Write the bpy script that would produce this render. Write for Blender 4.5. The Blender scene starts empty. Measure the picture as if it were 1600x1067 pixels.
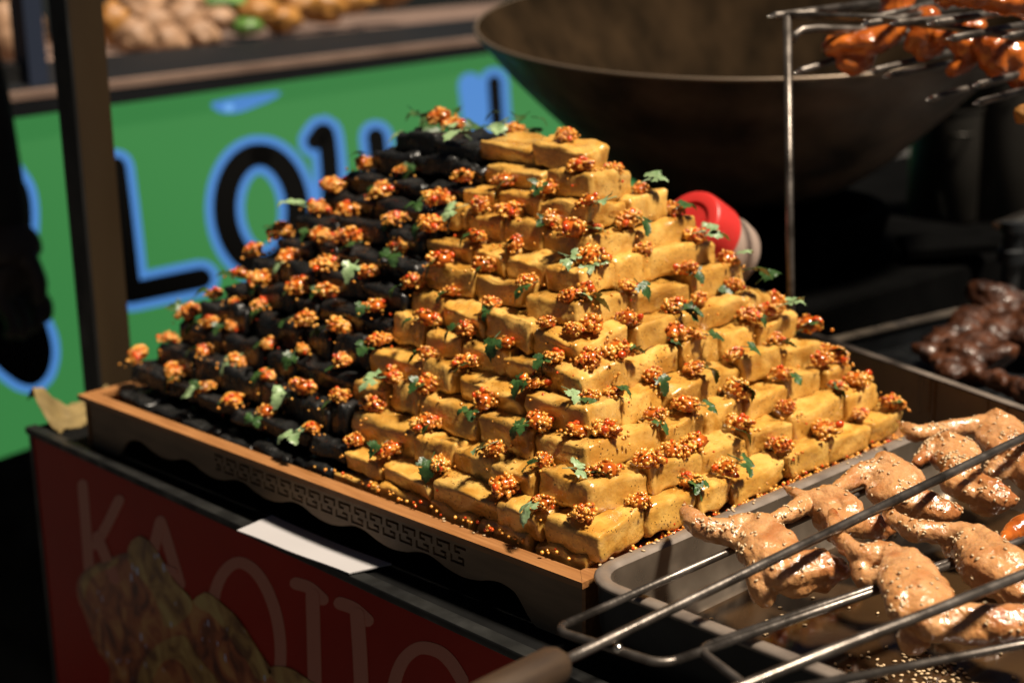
import bpy, bmesh, math, random
import numpy as np
from mathutils import Vector, Matrix, noise, Quaternion
random.seed(7); np.random.seed(7)
S = 0.02                      # one layout unit = height of one tofu course = 2 cm
scene = bpy.context.scene
C = scene.collection

# ------------------------------------------------------------------ camera
CA = np.array([.7232, -.6904, -.0158]); 
_p, _y, _r = math.radians(15.13115), math.radians(46.32777), math.radians(-.9394)
CD = np.array([math.cos(_y)*math.cos(_p), math.sin(_y)*math.cos(_p), -math.sin(_p)])
_rt = np.array([math.sin(_y), -math.cos(_y), 0.]); _up = np.cross(_rt, CD)
CA = math.cos(_r)*_rt + math.sin(_r)*_up
CB = -math.sin(_r)*_rt + math.cos(_r)*_up
CP = np.array([-35.319, -33.197, 20.772])
cam = bpy.data.cameras.new('camera'); camo = bpy.data.objects.new('camera', cam); C.objects.link(camo)
m = Matrix.Identity(4)
for i in range(3):
    m[i][0], m[i][1], m[i][2], m[i][3] = CA[i], CB[i], -CD[i], CP[i]*S
camo.matrix_world = m
cam.lens = 54; cam.sensor_width = 36; cam.sensor_fit = 'HORIZONTAL'
cam.clip_start = .02; cam.clip_end = 60
cam.dof.use_dof = True; cam.dof.focus_distance = 53*S; cam.dof.aperture_fstop = 4.5
scene.camera = camo

# ------------------------------------------------------------------ light
SUN = Vector((.135, -.40, .91)).normalized()
w = bpy.data.worlds.new('World'); scene.world = w; w.use_nodes = True
nt = w.node_tree; bg = nt.nodes['Background']
sky = nt.nodes.new('ShaderNodeTexSky'); sky.sky_type = 'NISHITA'; sky.sun_disc = False
sky.sun_elevation = math.asin(SUN.z); sky.sun_rotation = math.atan2(SUN.x, SUN.y)
nt.links.new(sky.outputs[0], bg.inputs[0]); bg.inputs[1].default_value = .006
sl = bpy.data.lights.new('sun', 'SUN'); sl.energy = 5.0; sl.angle = math.radians(7); sl.color = (1, .87, .70)
slo = bpy.data.objects.new('sun', sl); C.objects.link(slo)
slo.rotation_euler = SUN.to_track_quat('Z', 'Y').to_euler(); slo.location = SUN*3
scene.view_settings.view_transform = 'Standard'; scene.view_settings.look = 'None'
scene.view_settings.gamma = 1; scene.view_settings.exposure = .75
scene.view_settings.use_curve_mapping = False
scene.cycles.max_bounces = 8; scene.cycles.diffuse_bounces = 2

# ------------------------------------------------------------------ helpers
def ray(px, py):
    return CD + CA*(px-800)/2400 - CB*(py-533.5)/2400
def atz(px, py, z): r = ray(px, py); return CP + r*((z-CP[2])/r[2])
def aty(px, py, y): r = ray(px, py); return CP + r*((y-CP[1])/r[1])
def atx(px, py, x): r = ray(px, py); return CP + r*((x-CP[0])/r[0])
def atd(px, py, d): return CP + ray(px, py)*d
def atp(px, py, p0, n): r = ray(px, py); return CP + r*(np.dot(p0-CP, n)/np.dot(r, n))

class MB:
    """collects shapes (layout units) into ONE mesh"""
    def __init__(s): s.v = []; s.f = []; s.m = []
    def add(s, vs, fs, mi=0):
        o = len(s.v); s.v += [tuple(map(float, q)) for q in vs]
        for f in fs: s.f.append([i+o for i in f]); s.m.append(mi)
    def box(s, lo, hi, mi=0, bev=0):
        x0, y0, z0 = lo; x1, y1, z1 = hi
        if bev <= 0:
            s.add([(x0,y0,z0),(x1,y0,z0),(x1,y1,z0),(x0,y1,z0),(x0,y0,z1),(x1,y0,z1),(x1,y1,z1),(x0,y1,z1)],
                  [(3,2,1,0),(4,5,6,7),(0,1,5,4),(1,2,6,5),(2,3,7,6),(3,0,4,7)], mi); return
        bm = bmesh.new(); bmesh.ops.create_cube(bm, size=1)
        for v in bm.verts:
            v.co = Vector(((x0+x1)/2+v.co.x*(x1-x0), (y0+y1)/2+v.co.y*(y1-y0), (z0+z1)/2+v.co.z*(z1-z0)))
        bmesh.ops.bevel(bm, geom=bm.edges[:], offset=bev, segments=2, affect='EDGES', profile=.5)
        bm.verts.index_update()
        s.add([v.co[:] for v in bm.verts], [[v.index for v in f.verts] for f in bm.faces], mi); bm.free()
    def hexa(s, p, mi=0):
        s.add(p, [(3,2,1,0),(4,5,6,7),(0,1,5,4),(1,2,6,5),(2,3,7,6),(3,0,4,7)], mi)
    def tube(s, pts, rad, n=10, mi=0, caps=True):
        pts = [Vector(tuple(p)) for p in pts]; k = len(pts)
        if not hasattr(rad, '__len__'): rad = [rad]*k
        o = len(s.v); up = None
        for i, p in enumerate(pts):
            t = (pts[min(i+1, k-1)]-pts[max(i-1, 0)]).normalized()
            if up is None: up = t.orthogonal().normalized()
            up = (up - t*up.dot(t)).normalized(); b = t.cross(up)
            for j in range(n):
                a = 2*math.pi*j/n
                s.v.append(tuple(p + (up*math.cos(a)+b*math.sin(a))*rad[i]))
        for i in range(k-1):
            for j in range(n):
                s.f.append([o+i*n+j, o+i*n+(j+1)%n, o+(i+1)*n+(j+1)%n, o+(i+1)*n+j]); s.m.append(mi)
        if caps:
            s.f.append([o+j for j in reversed(range(n))]); s.m.append(mi)
            s.f.append([o+(k-1)*n+j for j in range(n)]); s.m.append(mi)
    def lathe(s, prof, n=48, mi=0, c=(0,0,0), close=False):
        o = len(s.v)
        for r, z in prof:
            for j in range(n):
                a = 2*math.pi*j/n; s.v.append((c[0]+r*math.cos(a), c[1]+r*math.sin(a), c[2]+z))
        for i in range(len(prof)-1):
            for j in range(n):
                s.f.append([o+i*n+j, o+i*n+(j+1)%n, o+(i+1)*n+(j+1)%n, o+(i+1)*n+j]); s.m.append(mi)
        if close:
            s.f.append([o+(len(prof)-1)*n+j for j in range(n)]); s.m.append(mi)
            s.f.append([o+j for j in reversed(range(n))]); s.m.append(mi)
    def ball(s, c, r, mi=0, sub=1, jit=0, sc=(1,1,1), q=None):
        vs, fs = ICO[sub]
        out = []
        for v in vs:
            p = Vector((v[0]*sc[0], v[1]*sc[1], v[2]*sc[2]))*r*(1+random.uniform(-jit, jit))
            if q is not None: p = q @ p
            out.append((c[0]+p.x, c[1]+p.y, c[2]+p.z))
        s.add(out, fs, mi)
    def prism(s, poly, thick, mi=0):
        """poly: 3-D points of a flat outline; thick: vector"""
        n = len(poly); t = np.array(thick, float); poly = [np.array(p, float) for p in poly]
        s.add(list(poly)+[p+t for p in poly], [list(range(n))[::-1], list(range(n, 2*n))] + [[i, (i+1)%n, n+(i+1)%n, n+i] for i in range(n)], mi)
    def mesh(s, name, mats, smooth=False, loc=(0,0,0), fix=True):
        me = bpy.data.meshes.new(name); l = np.array(loc, float)
        me.from_pydata([tuple((np.array(v)-l)*S) for v in s.v], [], s.f)
        for mm in (mats if isinstance(mats, (list, tuple)) else [mats]): me.materials.append(mm)
        me.polygons.foreach_set('material_index', s.m)
        if fix:
            bm = bmesh.new(); bm.from_mesh(me); bmesh.ops.recalc_face_normals(bm, faces=bm.faces[:]); bm.to_mesh(me); bm.free()
        if smooth is not False: 
            me.polygons.foreach_set('use_smooth', [True]*len(me.polygons))
            if smooth is not True: me.set_sharp_from_angle(angle=math.radians(smooth))
        me.update(); return me
    def build(s, name, mats, parent=None, smooth=False, loc=None, fix=True):
        if loc is None: loc = (0,0,0)
        me = s.mesh(name, mats, smooth, loc, fix)
        return link(name, me, loc, parent)

def _ico(n):
    bm = bmesh.new(); bmesh.ops.create_icosphere(bm, subdivisions=n, radius=1); bm.verts.index_update()
    r = ([v.co[:] for v in bm.verts], [[v.index for v in f.verts] for f in bm.faces]); bm.free(); return r
ICO = {1: _ico(1), 2: _ico(2), 3: _ico(3)}

def link(name, me, loc=(0,0,0), parent=None):
    o = bpy.data.objects.new(name, me); C.objects.link(o)
    o.location = Vector(tuple(loc))*S
    ORG[o.name] = o.location.copy()
    if parent is not None:
        o.parent = parent; o.location = ORG[o.name] - ORG[parent.name]
    return o
ORG = {}
def thing(name, label, cat, loc=(0,0,0), group=None):
    o = bpy.data.objects.new(name, None); C.objects.link(o); o.empty_display_size = .02
    o.location = Vector(tuple(loc))*S; ORG[o.name] = o.location.copy(); tag(o, label, cat, group); return o
def tag(o, label, cat, group=None):
    o['label'] = label; o['category'] = cat
    if group: o['group'] = group
    return o
def kind(o, k): o['kind'] = k; return o

# ------------------------------------------------------------------ materials
def mat(name, col, rough=.5, metal=0, spec=.5, var=.0, vscale=20, col2=None, bump=0, bscale=60, sss=0, sssr=(1,.4,.15), coat=0, emis=None, estr=0, rvar=0, trans=0, vstretch=(1,1,1), objvar=0, flecks=None, detail=5, patch=None):
    m = bpy.data.materials.new(name); m.use_nodes = True
    n = m.node_tree.nodes; L = m.node_tree.links; b = n['Principled BSDF']
    b.inputs['Base Color'].default_value = (*col, 1); b.inputs['Roughness'].default_value = rough
    b.inputs['Metallic'].default_value = metal; b.inputs['Specular IOR Level'].default_value = spec
    tc = n.new('ShaderNodeTexCoord'); mp = n.new('ShaderNodeMapping'); mp.inputs['Scale'].default_value = vstretch
    L.new(tc.outputs['Object'], mp.inputs[0])
    vec = mp.outputs[0]
    if objvar:
        oi = n.new('ShaderNodeObjectInfo'); ad = n.new('ShaderNodeVectorMath'); ad.operation = 'MULTIPLY_ADD'
        L.new(oi.outputs['Random'], ad.inputs[0]); ad.inputs[1].default_value = (7, 3, 5); L.new(vec, ad.inputs[2]); vec = ad.outputs[0]
    colsock = None
    if var or col2:
        t = n.new('ShaderNodeTexNoise'); t.inputs['Scale'].default_value = vscale; t.inputs['Detail'].default_value = detail
        L.new(vec, t.inputs['Vector'])
        r = n.new('ShaderNodeValToRGB'); r.color_ramp.elements[0].position = .32; r.color_ramp.elements[1].position = .68
        c2 = col2 if col2 else tuple(c*(1-var) for c in col)
        r.color_ramp.elements[0].color = (*c2, 1); r.color_ramp.elements[1].color = (*col, 1)
        L.new(t.outputs[0], r.inputs[0]); colsock = r.outputs[0]
    if patch:
        pc, ps, pa = patch
        t = n.new('ShaderNodeTexNoise'); t.inputs['Scale'].default_value = ps; t.inputs['Detail'].default_value = 6; t.inputs['Roughness'].default_value = .65; L.new(vec, t.inputs['Vector'])
        mr = n.new('ShaderNodeMapRange'); mr.inputs[1].default_value = .48; mr.inputs[2].default_value = .68; mr.inputs[4].default_value = pa; L.new(t.outputs[0], mr.inputs[0])
        mx = n.new('ShaderNodeMix'); mx.data_type = 'RGBA'; L.new(mr.outputs[0], mx.inputs[0]); L.new(colsock, mx.inputs[6]); mx.inputs[7].default_value = (*pc, 1); colsock = mx.outputs[2]
    if flecks:
        fc, fs, th = flecks
        vo = n.new('ShaderNodeTexVoronoi'); vo.inputs['Scale'].default_value = fs; L.new(vec, vo.inputs['Vector'])
        t2 = n.new('ShaderNodeTexNoise'); t2.inputs['Scale'].default_value = fs*.16; L.new(vec, t2.inputs['Vector'])
        mm = n.new('ShaderNodeMath'); mm.operation = 'MULTIPLY_ADD'; L.new(t2.outputs[0], mm.inputs[0]); mm.inputs[1].default_value = -.55; mm.inputs[2].default_value = th+.31
        ls = n.new('ShaderNodeMath'); ls.operation = 'LESS_THAN'; L.new(vo.outputs['Distance'], ls.inputs[0]); L.new(mm.outputs[0], ls.inputs[1])
        mx = n.new('ShaderNodeMix'); mx.data_type = 'RGBA'; L.new(ls.outputs[0], mx.inputs[0])
        if colsock is not None: L.new(colsock, mx.inputs[6])
        else: mx.inputs[6].default_value = (*col, 1)
        mx.inputs[7].default_value = (*fc, 1); colsock = mx.outputs[2]
    if objvar:
        hv = n.new('ShaderNodeHueSaturation'); mr = n.new('ShaderNodeMapRange'); L.new(oi.outputs['Random'], mr.inputs[0])
        mr.inputs[3].default_value = 1-objvar; mr.inputs[4].default_value = 1+objvar*.6; L.new(mr.outputs[0], hv.inputs['Value'])
        if colsock is not None: L.new(colsock, hv.inputs['Color'])
        else: hv.inputs['Color'].default_value = (*col, 1)
        colsock = hv.outputs[0]
    if colsock is not None: L.new(colsock, b.inputs['Base Color'])
    if rvar:
        t = n.new('ShaderNodeTexNoise'); t.inputs['Scale'].default_value = vscale*1.7; L.new(vec, t.inputs['Vector'])
        mr = n.new('ShaderNodeMapRange'); mr.inputs[3].default_value = max(.04, rough-rvar); mr.inputs[4].default_value = rough+rvar
        mr.inputs[1].default_value = .3; mr.inputs[2].default_value = .7
        L.new(t.outputs[0], mr.inputs[0]); L.new(mr.outputs[0], b.inputs['Roughness'])
    if bump:
        t = n.new('ShaderNodeTexNoise'); t.inputs['Scale'].default_value = bscale; t.inputs['Detail'].default_value = 4
        L.new(vec, t.inputs['Vector'])
        bp = n.new('ShaderNodeBump'); bp.inputs['Strength'].default_value = bump; bp.inputs['Distance'].default_value = .002
        L.new(t.outputs[0], bp.inputs['Height']); L.new(bp.outputs[0], b.inputs['Normal'])
    if sss:
        b.inputs['Subsurface Weight'].default_value = sss; b.inputs['Subsurface Radius'].default_value = sssr
        b.inputs['Subsurface Scale'].default_value = .006
    if coat: b.inputs['Coat Weight'].default_value = coat; b.inputs['Coat Roughness'].default_value = .12
    if trans: b.inputs['Transmission Weight'].default_value = trans
    if emis: b.inputs['Emission Color'].default_value = (*emis, 1); b.inputs['Emission Strength'].default_value = estr
    return m

M = {}
M['tofu'] = mat('tan_tofu', (.66,.375,.080), .24, spec=.65, col2=(.43,.20,.030), vscale=60, patch=((.72,.45,.13), 30, .75), bump=.42, bscale=230, sss=.05, coat=.6, sssr=(1,.5,.15), objvar=.14, rvar=.14, flecks=((.05,.026,.008), 400, .10), detail=8)
M['black'] = mat('black_tofu', (.014,.014,.014), .34, spec=.5, coat=.05,  col2=(.007,.007,.0065), vscale=70, bump=.9, bscale=170, rvar=.18, objvar=.2)
M['grain'] = mat('garlic_grain', (.80,.41,.075), .2, spec=.6, col2=(.60,.185,.018), vscale=130, coat=.4, sss=.15, sssr=(1,.5,.15), objvar=.12)
M['sauce'] = mat('chilli_sauce', (.56,.135,.013), .16, spec=.6, col2=(.24,.035,.004), vscale=120)
M['chilli'] = mat('chilli_bit', (.66,.095,.010), .12, spec=.6, col2=(.42,.03,.004), vscale=80, sss=.3, sssr=(1,.2,.05), coat=.5)
M['leaf'] = mat('coriander_leaf', (.042,.095,.022), .40, spec=.5, col2=(.017,.048,.012), vscale=120, objvar=.25, bump=.3, bscale=300)
M['leafpale'] = mat('coriander_pale_leaf', (.27,.36,.19), .35, spec=.6, col2=(.16,.26,.11), vscale=120, objvar=.15, bump=.3, bscale=300)  # leaves facing the light: their bright sheen is put into the colour
M['wood'] = mat('bamboo_wood', (.33,.150,.052), .45, col2=(.22,.09,.027), vscale=30, vstretch=(9,.7,9), bump=.15, bscale=200, rvar=.1)
M['ply'] = mat('fretwork_ply', (.25,.16,.088), .6, col2=(.16,.10,.054), vscale=30, vstretch=(3,.5,3))
M['steel'] = mat('worn_steel', (.40,.33,.26), .36, metal=.85, col2=(.27,.22,.17), vscale=25, rvar=.12, bump=.05, bscale=120)
M['rod'] = mat('skewer_steel', (.20,.175,.155), .36, metal=.8, col2=(.06,.05,.042), vscale=45, rvar=.1, bump=.1, bscale=300)
M['tip'] = mat('bright_steel', (.75,.7,.64), .22, metal=1)
M['rimsteel'] = mat('rolled_steel_rim', (.25,.205,.17), .42, metal=.3, col2=(.15,.12,.10), vscale=40, rvar=.1, bump=.08, bscale=200)
M['wall'] = mat('splash_steel', (.50,.41,.31), .36, metal=.5, col2=(.38,.30,.22), vscale=18, vstretch=(1,1,.25), rvar=.1)
M['skin'] = mat('wing_skin', (.60,.335,.16), .2, spec=.6, col2=(.48,.225,.08), vscale=38, bump=.5, bscale=420, flecks=((.33,.14,.05), 620, .05), patch=((.38,.145,.036), 26, .7), sss=.2, sssr=(1,.4,.15), coat=.65, rvar=.1)
M['skinb'] = None
M['glaze'] = mat('orange_glazed_skin', (.60,.16,.02), .18, spec=.6, col2=(.22,.04,.006), vscale=40, bump=.5, bscale=180, coat=.7, sss=.1)
M['roast'] = mat('dark_roast_skin', (.075,.022,.006), .5, spec=.35, col2=(.014,.005,.003), vscale=60, bump=1.0, bscale=130, coat=.15)
M['seed'] = mat('sesame_seed', (.52,.37,.21), .4)
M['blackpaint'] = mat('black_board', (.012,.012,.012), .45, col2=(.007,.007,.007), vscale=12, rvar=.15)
M['counterdark'] = mat('greasy_black_counter', (.007,.007,.007), .7, spec=.05, col2=(.004,.004,.004), vscale=30)
M['countertop'] = mat('dark_counter_top', (.016,.016,.015), .45, spec=.3, col2=(.006,.006,.006), vscale=30, rvar=.18, bump=.1, bscale=80)
M['red'] = mat('red_panel', (.36,.020,.008), .35, spec=.12, col2=(.29,.015,.006), vscale=6)
M['letterbrown'] = mat('faded_letter', (.46,.145,.09), .4)
M['card'] = mat('white_card', (.37,.355,.36), .6, col2=(.345,.33,.335), vscale=14)
M['cloth'] = mat('straw_cloth', (.22,.155,.055), .8, col2=(.11,.075,.022), vscale=40, bump=.5, bscale=150)
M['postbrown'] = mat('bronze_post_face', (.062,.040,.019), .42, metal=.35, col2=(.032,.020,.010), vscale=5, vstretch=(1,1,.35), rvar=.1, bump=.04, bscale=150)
M['wokout'] = mat('sooty_wok_iron', (.15,.105,.075), .5, spec=.4, col2=(.03,.025,.021), vscale=14, bump=.25, bscale=70, rvar=.15)
M['wokin'] = mat('seasoned_wok_iron', (.028,.0175,.0095), .7, spec=.0, col2=(.011,.0075,.0045), vscale=9, vstretch=(2.5,2.5,.5), rvar=.12, bump=.08, bscale=60)
M['wokrim'] = mat('worn_wok_lip', (.16,.12,.085), .4, metal=.6)
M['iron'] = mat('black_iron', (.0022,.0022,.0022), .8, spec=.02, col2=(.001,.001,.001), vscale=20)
M['darksteel'] = mat('greasy_dark_steel', (.025,.028,.032), .45, metal=.5, col2=(.010,.011,.012), vscale=15, rvar=.15)
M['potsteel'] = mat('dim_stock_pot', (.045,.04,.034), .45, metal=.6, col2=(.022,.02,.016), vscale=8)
M['redcap'] = mat('red_plastic', (.52,.030,.026), .35, spec=.5, sss=.3, sssr=(1,.1,.08))
M['bottle'] = mat('cloudy_plastic', (.34,.255,.21), .35)
M['asphalt'] = mat('night_paving', (.035,.033,.031), .7, col2=(.02,.019,.018), vscale=3, bump=.3, bscale=60)
M['green'] = mat('lit_green_acrylic', (.01,.03,.012), .3, emis=(.040,.20,.052), estr=.62)
M['blueglow'] = mat('lit_blue_halo', (.01,.02,.05), .3, emis=(.075,.235,.58), estr=.60)
M['bluelight'] = mat('lit_pale_blue', (.02,.03,.05), .3, emis=(.16,.40,.78), estr=.65)
M['signblack'] = mat('black_vinyl_letter', (.003,.003,.003), .6, spec=.1)
M['slab'] = mat('dark_stall_slab', (.006,.0068,.0085), .6, spec=.2, col2=(.004,.0046,.006), vscale=6)
M['strip'] = mat('pinkish_trim', (.20,.135,.105), .45, col2=(.14,.09,.07), vscale=10)
M['bluepost'] = mat('blue_grey_paint', (.014,.021,.042), .5)
M['beige'] = mat('pale_dumpling', (.36,.215,.125), .6, col2=(.2,.11,.06), vscale=14, bump=.5, bscale=40)
M['orange'] = mat('golden_fritter', (.40,.19,.04), .5, col2=(.2,.075,.015), vscale=14, bump=.6, bscale=40)
M['greens'] = mat('chopped_greens', (.10,.22,.035), .5, col2=(.04,.10,.015), vscale=20, bump=.6, bscale=50)
M['jacket'] = mat('dark_jacket', (.016,.012,.009), .8, col2=(.010,.008,.006), vscale=20)
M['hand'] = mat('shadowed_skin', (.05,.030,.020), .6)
M['hair'] = mat('black_hair', (.01,.009,.008), .5)
M['oil'] = mat('brown_oil', (.050,.027,.011), .07, spec=.6, col2=(.025,.013,.006), vscale=9)
M['awning'] = mat('awning_canvas', (.12,.03,.02), .8)
M['gripwood'] = mat('greasy_wood_grip', (.05,.03,.016), .5, col2=(.028,.016,.009), vscale=20, vstretch=(1,6,6))
# browned patches of the wing skin follow a vertex weight
_n = M['skin'].node_tree.nodes; _l = M['skin'].node_tree.links; _b = _n['Principled BSDF']
_at = _n.new('ShaderNodeAttribute'); _at.attribute_name = 'browned'
_mx = _n.new('ShaderNodeMix'); _mx.data_type = 'RGBA'; _src = _b.inputs['Base Color'].links[0].from_socket
_l.new(_at.outputs['Fac'], _mx.inputs[0]); _l.new(_src, _mx.inputs[6]); _mx.inputs[7].default_value = (.30,.085,.018,1); _l.new(_mx.outputs[2], _b.inputs['Base Color'])

# ---- stack layout, in courses, measured from the photograph
NK= [[0.04, -0.14], [0.85, 0.7], [1.88, 1.8], [2.57, 2.81], [3.39, 3.66], [4.11, 4.51], [4.92, 5.35], [5.94, 6.14], [7.09, 7.0], [8.01, 7.8], [8.76, 8.27], [9.39, 9.35]]
LK= [30.19, 29.41, 28.72, 27.52, 26.71, 25.7, 24.75, 24.43, 24.14, 23.12, 22.16, 21.43]
RK= [18.88, 18.37, 17.87, 17.02, 16.51, 15.9, 14.95, 14.18, 13.71, 12.86, 11.3, 11.05]
WARP= [1.405, 0.697, -0.907, -0.118, -0.264, -1.871, 0.246, -0.511, -1.582]
BT= [13.56, 14.37, 15.34, 15.1, 14.79, 14.28, 14.48, 15.28, 15.15, 15.12, 14.77, 15.67]
TOPS= [[0,'L',0.96,0.62],[0,'L',2.52,0.28],[0,'L',4.79,0.37],[0,'L',8.45,0.62],[0,'L',11.36,0.41],[0,'L',13.49,0.43],[0,'L',16.11,0.28],[0,'L',19.32,0.28],[0,'L',21.81,0.28],[0,'L',24.3,0.41],[0,'L',27.05,0.58],[0,'L',30.23,0.62],[0,'R',2.59,0.28],[0,'R',5.38,0.41],[0,'R',7.42,0.28],[0,'R',10.92,0.48],[0,'R',13.67,0.31],[0,'R',16.52,0.62],[0,'R',18.53,0.37],[1,'L',3.72,0.47],[1,'L',6.0,0.38],[1,'L',10.24,0.62],[1,'L',13.39,0.62],[1,'L',15.67,0.53],[1,'L',17.77,0.28],[1,'L',20.59,0.39],[1,'L',23.35,0.62],[1,'L',25.73,0.56],[1,'L',28.86,0.62],[1,'R',2.09,0.62],[1,'R',3.75,0.28],[1,'R',5.19,0.28],[1,'R',6.67,0.29],[1,'R',9.57,0.53],[1,'R',12.47,0.54],[1,'R',16.11,0.62],[1,'R',17.51,0.5],[2,'D',3.01,0.45],[2,'L',3.03,0.62],[2,'L',4.84,0.28],[2,'L',7.78,0.43],[2,'L',11.11,0.56],[2,'L',13.17,0.28],[2,'L',16.43,0.28],[2,'L',19.32,0.38],[2,'L',21.5,0.28],[2,'L',24.86,0.53],[2,'L',26.36,0.28],[2,'L',28.54,0.62],[2,'R',3.25,0.5],[2,'R',5.78,0.55],[2,'R',7.45,0.28],[2,'R',10.49,0.28],[2,'R',13.29,0.3],[2,'R',15.95,0.28],[2,'R',17.17,0.45],[3,'L',5.94,0.5],[3,'L',9.82,0.62],[3,'L',11.76,0.28],[3,'L',14.66,0.28],[3,'L',17.72,0.36],[3,'L',19.85,0.28],[3,'L',23.44,0.62],[3,'L',25.19,0.28],[3,'L',27.45,0.62],[3,'R',3.47,0.62],[3,'R',4.6,0.38],[3,'R',7.04,0.58],[3,'R',9.16,0.28],[3,'R',11.69,0.28],[3,'R',14.42,0.45],[3,'R',16.94,0.62],[4,'D',4.81,0.45],[4,'L',5.42,0.28],[4,'L',7.97,0.28],[4,'L',10.43,0.28],[4,'L',12.58,0.28],[4,'L',15.84,0.28],[4,'L',19.43,0.62],[4,'L',21.25,0.28],[4,'L',24.25,0.33],[4,'L',26.24,0.62],[4,'R',4.45,0.62],[4,'R',5.9,0.59],[4,'R',9.18,0.62],[4,'R',10.06,0.28],[4,'R',13.84,0.56],[4,'R',14.96,0.31],[5,'L',5.22,0.36],[5,'L',6.36,0.28],[5,'L',9.59,0.32],[5,'L',12.23,0.62],[5,'L',14.56,0.44],[5,'L',17.37,0.43],[5,'L',20.27,0.45],[5,'L',23.04,0.31],[5,'L',25.97,0.62],[5,'R',5.4,0.62],[5,'R',7.06,0.3],[5,'R',9.97,0.28],[5,'R',11.3,0.28],[5,'R',13.84,0.62],[6,'L',6.02,0.28],[6,'L',8.35,0.48],[6,'L',11.26,0.62],[6,'L',13.32,0.28],[6,'L',16.68,0.62],[6,'L',19.86,0.62],[6,'L',21.78,0.41],[6,'L',24.91,0.62],[6,'R',5.95,0.52],[6,'R',7.98,0.28],[6,'R',11.71,0.39],[6,'R',14.25,0.45],[7,'L',10.27,0.62],[7,'L',12.35,0.28],[7,'L',15.31,0.28],[7,'L',17.79,0.52],[7,'L',21.22,0.62],[7,'L',23.57,0.62],[7,'R',6.98,0.62],[7,'R',10.11,0.43],[7,'R',13.17,0.35],[8,'D',8.12,0.45],[8,'L',9.51,0.62],[8,'L',11.7,0.47],[8,'L',13.29,0.28],[8,'L',15.99,0.28],[8,'L',20.09,0.61],[8,'L',23.44,0.45],[8,'R',6.96,0.62],[8,'R',8.11,0.62],[8,'R',10.13,0.48],[8,'R',13.01,0.45],[9,'B',10.27,0.45],[9,'L',7.85,0.28],[9,'L',10.55,0.55],[9,'L',13.12,0.57],[9,'L',15.42,0.52],[9,'L',19.59,0.62],[9,'L',22.42,0.45],[9,'R',11.8,0.62],[10,'L',9.3,0.62],[10,'R',10.6,0.45],[11,'T',11.3,10.33],[11,'T',15.51,12.62],[11,'T',19.49,12.96],[11,'T',21.57,12.7]]
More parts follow.
